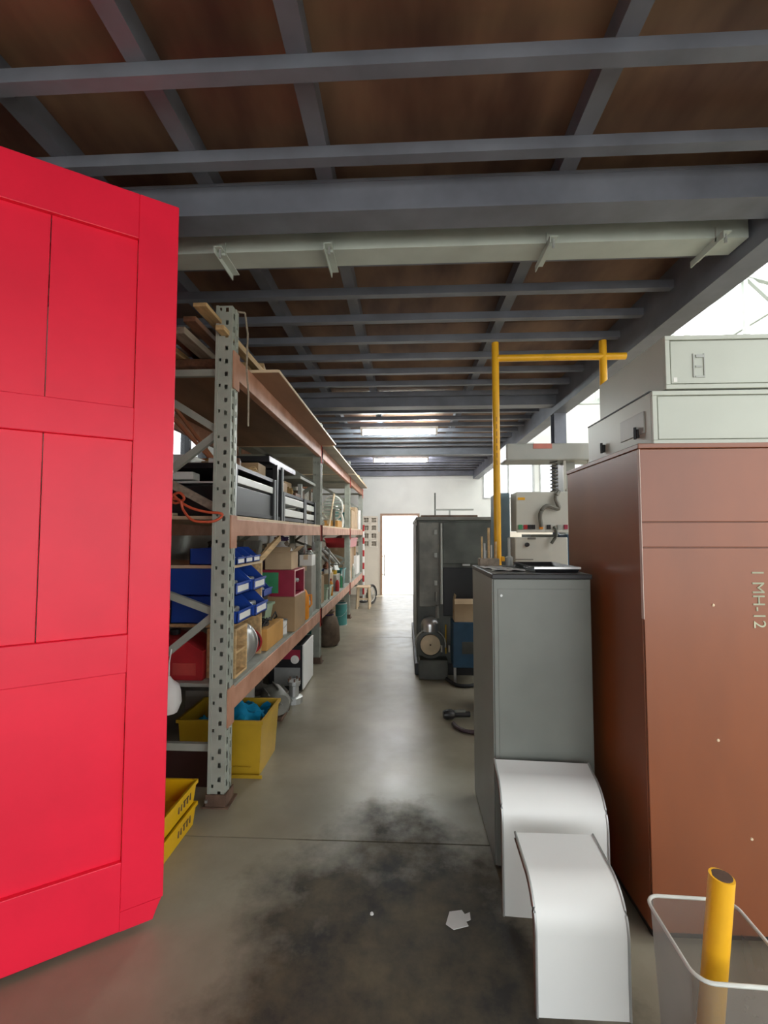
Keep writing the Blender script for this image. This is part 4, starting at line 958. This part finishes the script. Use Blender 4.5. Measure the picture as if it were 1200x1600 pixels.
# ---- bent white panels
def bent(x0, x1, yf, yb, h, rad, label, rz=0, roll=0):
    t = T('curved_panel', label, 'panel', ((x0 + x1) / 2, yf, 0), rz)
    th = .022; a = (x1 - x0) / 2
    out = [(0, 0)]; inn = [(th, 0)]
    N_ = 14
    for k in range(N_ + 1):
        an = math.pi / 2 * k / N_
        out.append((rad - rad * math.cos(an), h - rad + rad * math.sin(an))); inn.append((rad - (rad - th) * math.cos(an), h - rad + (rad - th) * math.sin(an)))
    out.append((yb - yf, h + .015)); inn.append((yb - yf, h + .015 - th))
    g = G(); b = g.bm
    A = [[b.verts.new((x, u, v)) for u, v in out] for x in (-a, a)]; B = [[b.verts.new((x, u, v)) for u, v in inn] for x in (-a, a)]
    for i in range(len(out) - 1):
        b.faces.new((A[0][i], A[1][i], A[1][i + 1], A[0][i + 1])); b.faces.new((B[0][i], B[0][i + 1], B[1][i + 1], B[1][i]))
        for s_ in (0, 1): b.faces.new((A[s_][i], A[s_][i + 1], B[s_][i + 1], B[s_][i]))
    for e in (0, -1): b.faces.new((A[0][e], A[1][e], B[1][e], B[0][e]))
    bmesh.ops.recalc_face_normals(b, faces=b.faces)
    g.done('sheet', white_pl, t, smooth=True)
    for s_ in (-1, 1):
        G().path([(s_ * (a + .001), u - .001 if i < 2 else u, v + .001) for i, (u, v) in enumerate(out)], .0045, 6).done('edge_trim', alu, t, smooth=True)
        G().path([(s_ * (a + .0005), u, v) for u, v in inn], .004, 6).done('inner_edge', rust, t, smooth=True)
    G().box(-a + .10, a - .10, yb - yf - .03, yb - yf - .01, 0, h - .005).done('rear_support', white_pl, t)
    return t
bent(.385, .785, 1.85, 2.06, .485, .15, 'bent white laminate panel with metal edging standing against the grey cabinet', R(-3))
bent(.408, .690, 1.49, 1.75, .375, .13, 'smaller bent white laminate panel standing in front of the other one', 0)

# ---- waste bin with a yellow pole
def rrect(cx, cy, a, b_, r, z, n=6):
    P = []
    for sx, sy, a0 in ((1, 1, 0), (-1, 1, 90), (-1, -1, 180), (1, -1, 270)):
        for k in range(n + 1):
            an = R(a0 + 90 * k / n); P.append(Vector((cx + sx * (a - r) + r * math.cos(an), cy + sy * (b_ - r) + r * math.sin(an), z)))
    return P
t = T('waste_bin', 'smoky clear waste bin with rounded pale rim holding the yellow pole', 'bin', (.832, 1.298, 0), R(-2))
g = G(); b = g.bm
lv = [(.105, .105, .03, .0), (.112, .112, .035, .15), (.122, .130, .04, .42)]
rings = [[b.verts.new(p) for p in rrect(0, 0, a, c, r, z)] for a, c, r, z in lv] + [[b.verts.new(p) for p in rrect(0, 0, .102, .102, .03, .006)]]
for A, B in zip(rings[:2], rings[1:3]):
    for j in range(len(A)): b.faces.new((A[j], A[(j + 1) % len(A)], B[(j + 1) % len(A)], B[j]))
b.faces.new(list(reversed(rings[0]))); g.done('bin_wall', bin_m, t, smooth=True)
G().path(rrect(0, 0, .124, .132, .04, .42), .0048, 8, True).done('rim', mat('pale_rim', (.62, .63, .58), .4), t, smooth=True)
t = T('yellow_pole', 'short yellow pipe offcut leaning inside the waste bin', 'pipe', (.77, 1.275, .008))
p0, p1 = Vector((0, 0, 0)), Vector((.05, -.025, .605)); 
G().path([p0, p1], .029, 20).done('pipe_wall', yel_paint, t, smooth=True)
G().tube(p1, p1 + Vector((.0, 0, .002)), .024, 18).done('bore', rust, t)

# ---- yellow pipe guard frame
t = T('yellow_goalpost', 'yellow steel pipe goalpost frame behind the filing cabinet', 'goalpost', (0, 0, 0))
for x in (.692, 1.498): 
    G().tube((x, 3.4, 0), (x, 3.4, 2.965), .027, 16).done('post', yel_paint, t, smooth=True)
    G().box(x - .07, x + .07, 3.33, 3.47, 0, .01).done('base_plate', yel_paint, t)
G().tube((.692, 3.4, 2.845), (1.665, 3.4, 2.845), .026, 16).done('cross_rail', yel_paint, t, smooth=True)
G().box(.715, .74, 3.38, 3.42, 1.30, 1.335, .003).done('clip', yel_paint, t)
g = G()
for k in range(7): g.box(.69 - .004, .69 + .004, 3.3715, 3.374, 2.02 + k * .055, 2.055 + k * .055)
g.done('stencil_marks', mat('faded_brown_stencil', (.5, .22, .02), .6), t)

# ---- milling machine with overhead arm and control boxes
t = T('milling_machine', 'grey milling machine with control boxes and overhead arm behind the yellow frame', 'machine', (0, 0, 0))
G().box(.80, 1.42, 3.62, 4.25, 0, 1.2, .02).done('base', mach_md, t)
G().box(.775, .88, 3.80, 4.1, 1.2, 1.85, .01).done('column', blue_gr, t)
G().box(1.32, 1.42, 3.78, 3.92, 1.2, 2.11, .01).done('arm_post', grey_m, t)
G().box(.825, 1.58, 3.66, 3.92, 2.10, 2.24, .012).done('overarm', grey_m, t)
G().box(1.04, 1.19, 3.655, 3.66, 2.195, 2.235).done('red_plate', mat('faded_red_plate', (.6, .2, .15), .5), t)
u = G().box(.872, 1.303, 3.56, 3.75, 1.525, 1.835, .008).done('control_box', grey_lt, t)
G().box(.872, 1.31, 3.545, 3.56, 1.515, 1.533, .002).done('ledge', grey_lt, u)
for k, (x, m_) in enumerate(((.90, green_m), (.94, red_pl), (.97, black_pl), (1.0, black_pl), (1.06, orange_m), (1.12, black_pl), (1.2, grey_m), (1.25, maroon))):
    G().box(x - .014, x + .014, 3.546, 3.56, 1.54, 1.575, .002).done('button', m_, u)
G().box(.885, .94, 3.556, 3.56, 1.77, 1.79).done('name_plate', yel_paint, u)
l_ = G().box(.86, 1.27, 3.57, 3.8, 1.2, 1.478, .008).done('gear_box', grey_lt, t)
G().lathe([(0, 0), (.018, 0), (.015, .02), (0, .022)], 14, Matrix.Translation((.955, 3.57, 1.42)) @ Euler((R(90), 0, 0)).to_matrix().to_4x4()).done('knob', black_pl, l_)
G().box(.862, 1.0, 3.565, 3.57, 1.30, 1.308).box(.96, 1.02, 3.56, 3.57, 1.46, 1.475).done('seam', mach_md, l_)
G().box(1.27, 1.36, 3.6, 3.8, 1.2, 1.50, .006).done('side_cover', blue_mc, t)
G().box(1.05, 1.3, 3.8, 4.1, 1.2, 1.5).done('knee', mach_md, t)
G().path(smooth_pts([(1.20, 3.55, 1.84), (1.17, 3.53, 1.78), (1.19, 3.53, 1.70), (1.10, 3.53, 1.72), (1.05, 3.53, 1.66), (1.06, 3.54, 1.56)]), .016, 8).done('conduit', mach_md, t, smooth=True)
G().path(smooth_pts([(1.16, 3.55, 1.56), (1.17, 3.53, 1.50), (1.13, 3.53, 1.43)]), .012, 8).done('lever', mach_dk, t, smooth=True)
coil = []
for k in range(9 * 12 + 1):
    a = 2 * math.pi * k / 12; coil.append((1.215 + .028 * math.cos(a), 3.70 + .028 * math.sin(a), 2.10 - .265 * k / (9 * 12)))
G().path(coil, .006, 6).done('coiled_cable', mach_md, t, smooth=True)
for x in (1.30, 1.50): G().bar((x, 3.7, 1.83 if x < 1.4 else 1.2), (x, 3.7, 2.10), .02, .02).done('guard_bar', grey_lt, t)
G().bar((1.30, 3.7, 1.86), (1.50, 3.7, 1.86), .02, .015).done('guard_bar', grey_lt, t)

# ---- big dark machine along the aisle
t = T('workshop_machine', 'large dark green grey machine cabinet beside the aisle before the doorway', 'machine', (0, 0, 0))
G().box(.128, .98, 4.93, 7.1, .10, 1.66, .012).done('body', mach_dk, t)
G().box(.118, .99, 4.90, 7.12, 1.655, 1.69, .006).done('top_plate', mach_md, t)
G().box(.10, 1.0, 4.88, 7.15, 0, .12, .01).done('base', black_m, t)
G().box(.15, .37, 4.905, 4.93, .72, 1.63, .006).done('left_door', mach_md, t)
G().box(.41, .96, 4.915, 4.93, 1.18, 1.63, .006).done('upper_panel', mach_dk, t)
G().box(.41, .96, 4.912, 4.93, .62, 1.14, .006).done('lower_panel', black_m, t)
G().tube((.39, 4.895, .75), (.39, 4.895, 1.62), .014, 10).done('vertical_pipe', grey_m, t, smooth=True)
G().tube((.345, 4.895, .6), (.345, 4.895, .74), .02, 10).tube((.33, 4.89, .78), (.33, 4.89, .88), .012, 8).done('valve', mach_md, t, smooth=True)
for z in (.95, 1.25, 1.5): G().box(.315, .345, 4.888, 4.905, z, z + .05, .003).done('latch', grey_m, t)
G().box(.62, .70, 4.895, 4.915, 1.16, 1.18).done('handle', alu, t)
G().box(.122, .128, 5.0, 7.0, .15, 1.6).done('side_trim', mach_dk, t)
d = G().lathe([(.10 * math.sin(a), .085 * math.cos(a)) for a in [math.pi / 2 * k / 8 for k in range(9)]] + [(.10, -.06)], 22, Matrix.Translation((.265, 4.84, .54))).done('steel_dome', chrome, t, smooth=True)
mx = Matrix.Translation((.262, 4.80, .345)) @ Euler((R(90), 0, 0)).to_matrix().to_4x4()
G().lathe([(0, -.06), (.145, -.06), (.145, .02), (.115, .025), (.115, .0), (0, .0)], 26, mx).done('drum_ring', mach_dk, t, smooth=True)
dd = G().lathe([(0, .0), (.105, .0), (.105, .03), (.098, .034), (0, .034)], 26, mx).done('wooden_disc', mat('beige_disc', (.62, .50, .33), .6), t, smooth=True)
G().lathe([(0, .034), (.01, .034), (.008, .045), (0, .045)], 10, mx).done('hub', rust, dd)
G().path([mx @ Vector((.16 * math.cos(a), .16 * math.sin(a), .01)) for a in [R(-10 + 13 * k) for k in range(16)]], .008, 6).done('guard_hoop', grey_m, t, smooth=True)
G().box(.14, .44, 4.72, 4.9, .0, .20, .01).done('foot_casting', mach_dk, t)
G().tube((.425, 4.80, .25), (.425, 4.80, .55), .008, 8).done('lever', yel_pl, t)
for x in (.38, .46): G().tube((x, 4.78, .27), (x, 4.78, .34), .012, 8).done('spring', chrome, t)
t = T('blue_machine_box', 'dark blue steel box on short legs before the dark machine', 'box', (.63, 4.72, 0))
G().box(-.15, .17, -.12, .13, .16, .61, .008).done('body', blue_mc, t)
for x in (-.13, .14): G().box(x - .012, x + .012, -.1, -.07, 0, .16).done('leg', chrome, t)
G().box(-.06, .08, -.125, -.12, .3, .42).done('plate', mach_dk, t)
carton(.50, .72, 4.64, 4.80, .611, .80, kraft2, 'small open carton on the dark blue box', flaps=True, tape=False)
o = G().lathe([(0, 0), (.02, 0), (.02, .04), (.03, .05), (.03, .09), (0, .1)], 12).done('brass_fitting', chrome, loc=(.76, 4.68, .611), smooth=True); tag(o, 'bright metal fitting beside the carton on the dark blue box', 'fitting')
t = T('machine_bracket', 'thin dark rod bracket on top of the dark machine', 'bracket', (.44, 6.6, 1.69))
G().tube((0, 0, 0), (0, 0, .42), .010, 8).done('rod', mach_dk, t); G().box(0, .56, -.012, .012, .16, .185).done('ledge', grey_m, t); G().box(.2, .225, -.012, .012, 0, .16).done('foot', grey_m, t)
o = G().box(.2, .9, 5.6, 6.3, 1.69, 1.74, .006).done('rusty_plate', rust); tag(o, 'reddish rusty plate lying on the dark machine', 'plate')
# black base of the machine: hose clutter on the floor
o = G().path(smooth_pts([(.42, 4.70, .02), (.50, 4.52, .02), (.62, 4.5, .02), (.72, 4.55, .02), (.80, 4.5, .02)]), .018, 8).done('black_hose', rubber, smooth=True); tag(o, 'black hose lying before the dark blue box', 'hose')

# ---- things on the floor
o = G().path(smooth_pts([(.375, 3.62, .018), (.40, 3.54, .018), (.46, 3.48, .018), (.56, 3.47, .018), (.66, 3.52, .018)]), .016, 8).done('rubber_hose', mat('dark_purple_hose', (.06, .035, .045), .5), smooth=True); tag(o, 'dark curved rubber hose end on the floor beside the filing cabinet', 'hose')
t = T('hand_tool', 'black hand grinder lying on the floor beside the filing cabinet', 'tool', (.395, 3.74, 0), R(8))
G().lathe([(0, -.05), (.03, -.05), (.04, -.02), (.04, .02), (.025, .045), (0, .05)], 16, Matrix.Translation((-.04, 0, .042)) @ Euler((0, R(90), 0)).to_matrix().to_4x4()).done('head', black_pl, t, smooth=True)
G().tube((0, 0, .04), (.13, 0, .036), .022, 12).done('grip', rubber, t, smooth=True)
G().box(.0, .09, -.012, .012, .055, .075, .003).done('switch', mach_md, t)
g = G(); P = [(-.055, -.02), (-.03, .035), (.02, .04), (.028, .02), (.05, .028), (.045, -.005), (.025, -.012), (.03, -.032), (-.03, -.045)]
g.prism(P, 2, .001, .004); o = g.done('paper_scrap', paper, loc=(.206, 1.835, 0), rot=(0, 0, .1)); tag(o, 'torn scrap of white paper on the stained floor', 'paper')
for k, (x, y, lb) in enumerate(((-.12, 1.86, 'tiny pale chip on the floor joint side of the paper scrap'),)):
    o = G().lathe([(0, 0), (.008, 0), (.006, .005), (0, .006)], 7).done('plaster_chip', paper, loc=(-.135, 1.845, 0)); tag(o, lb, 'chip')
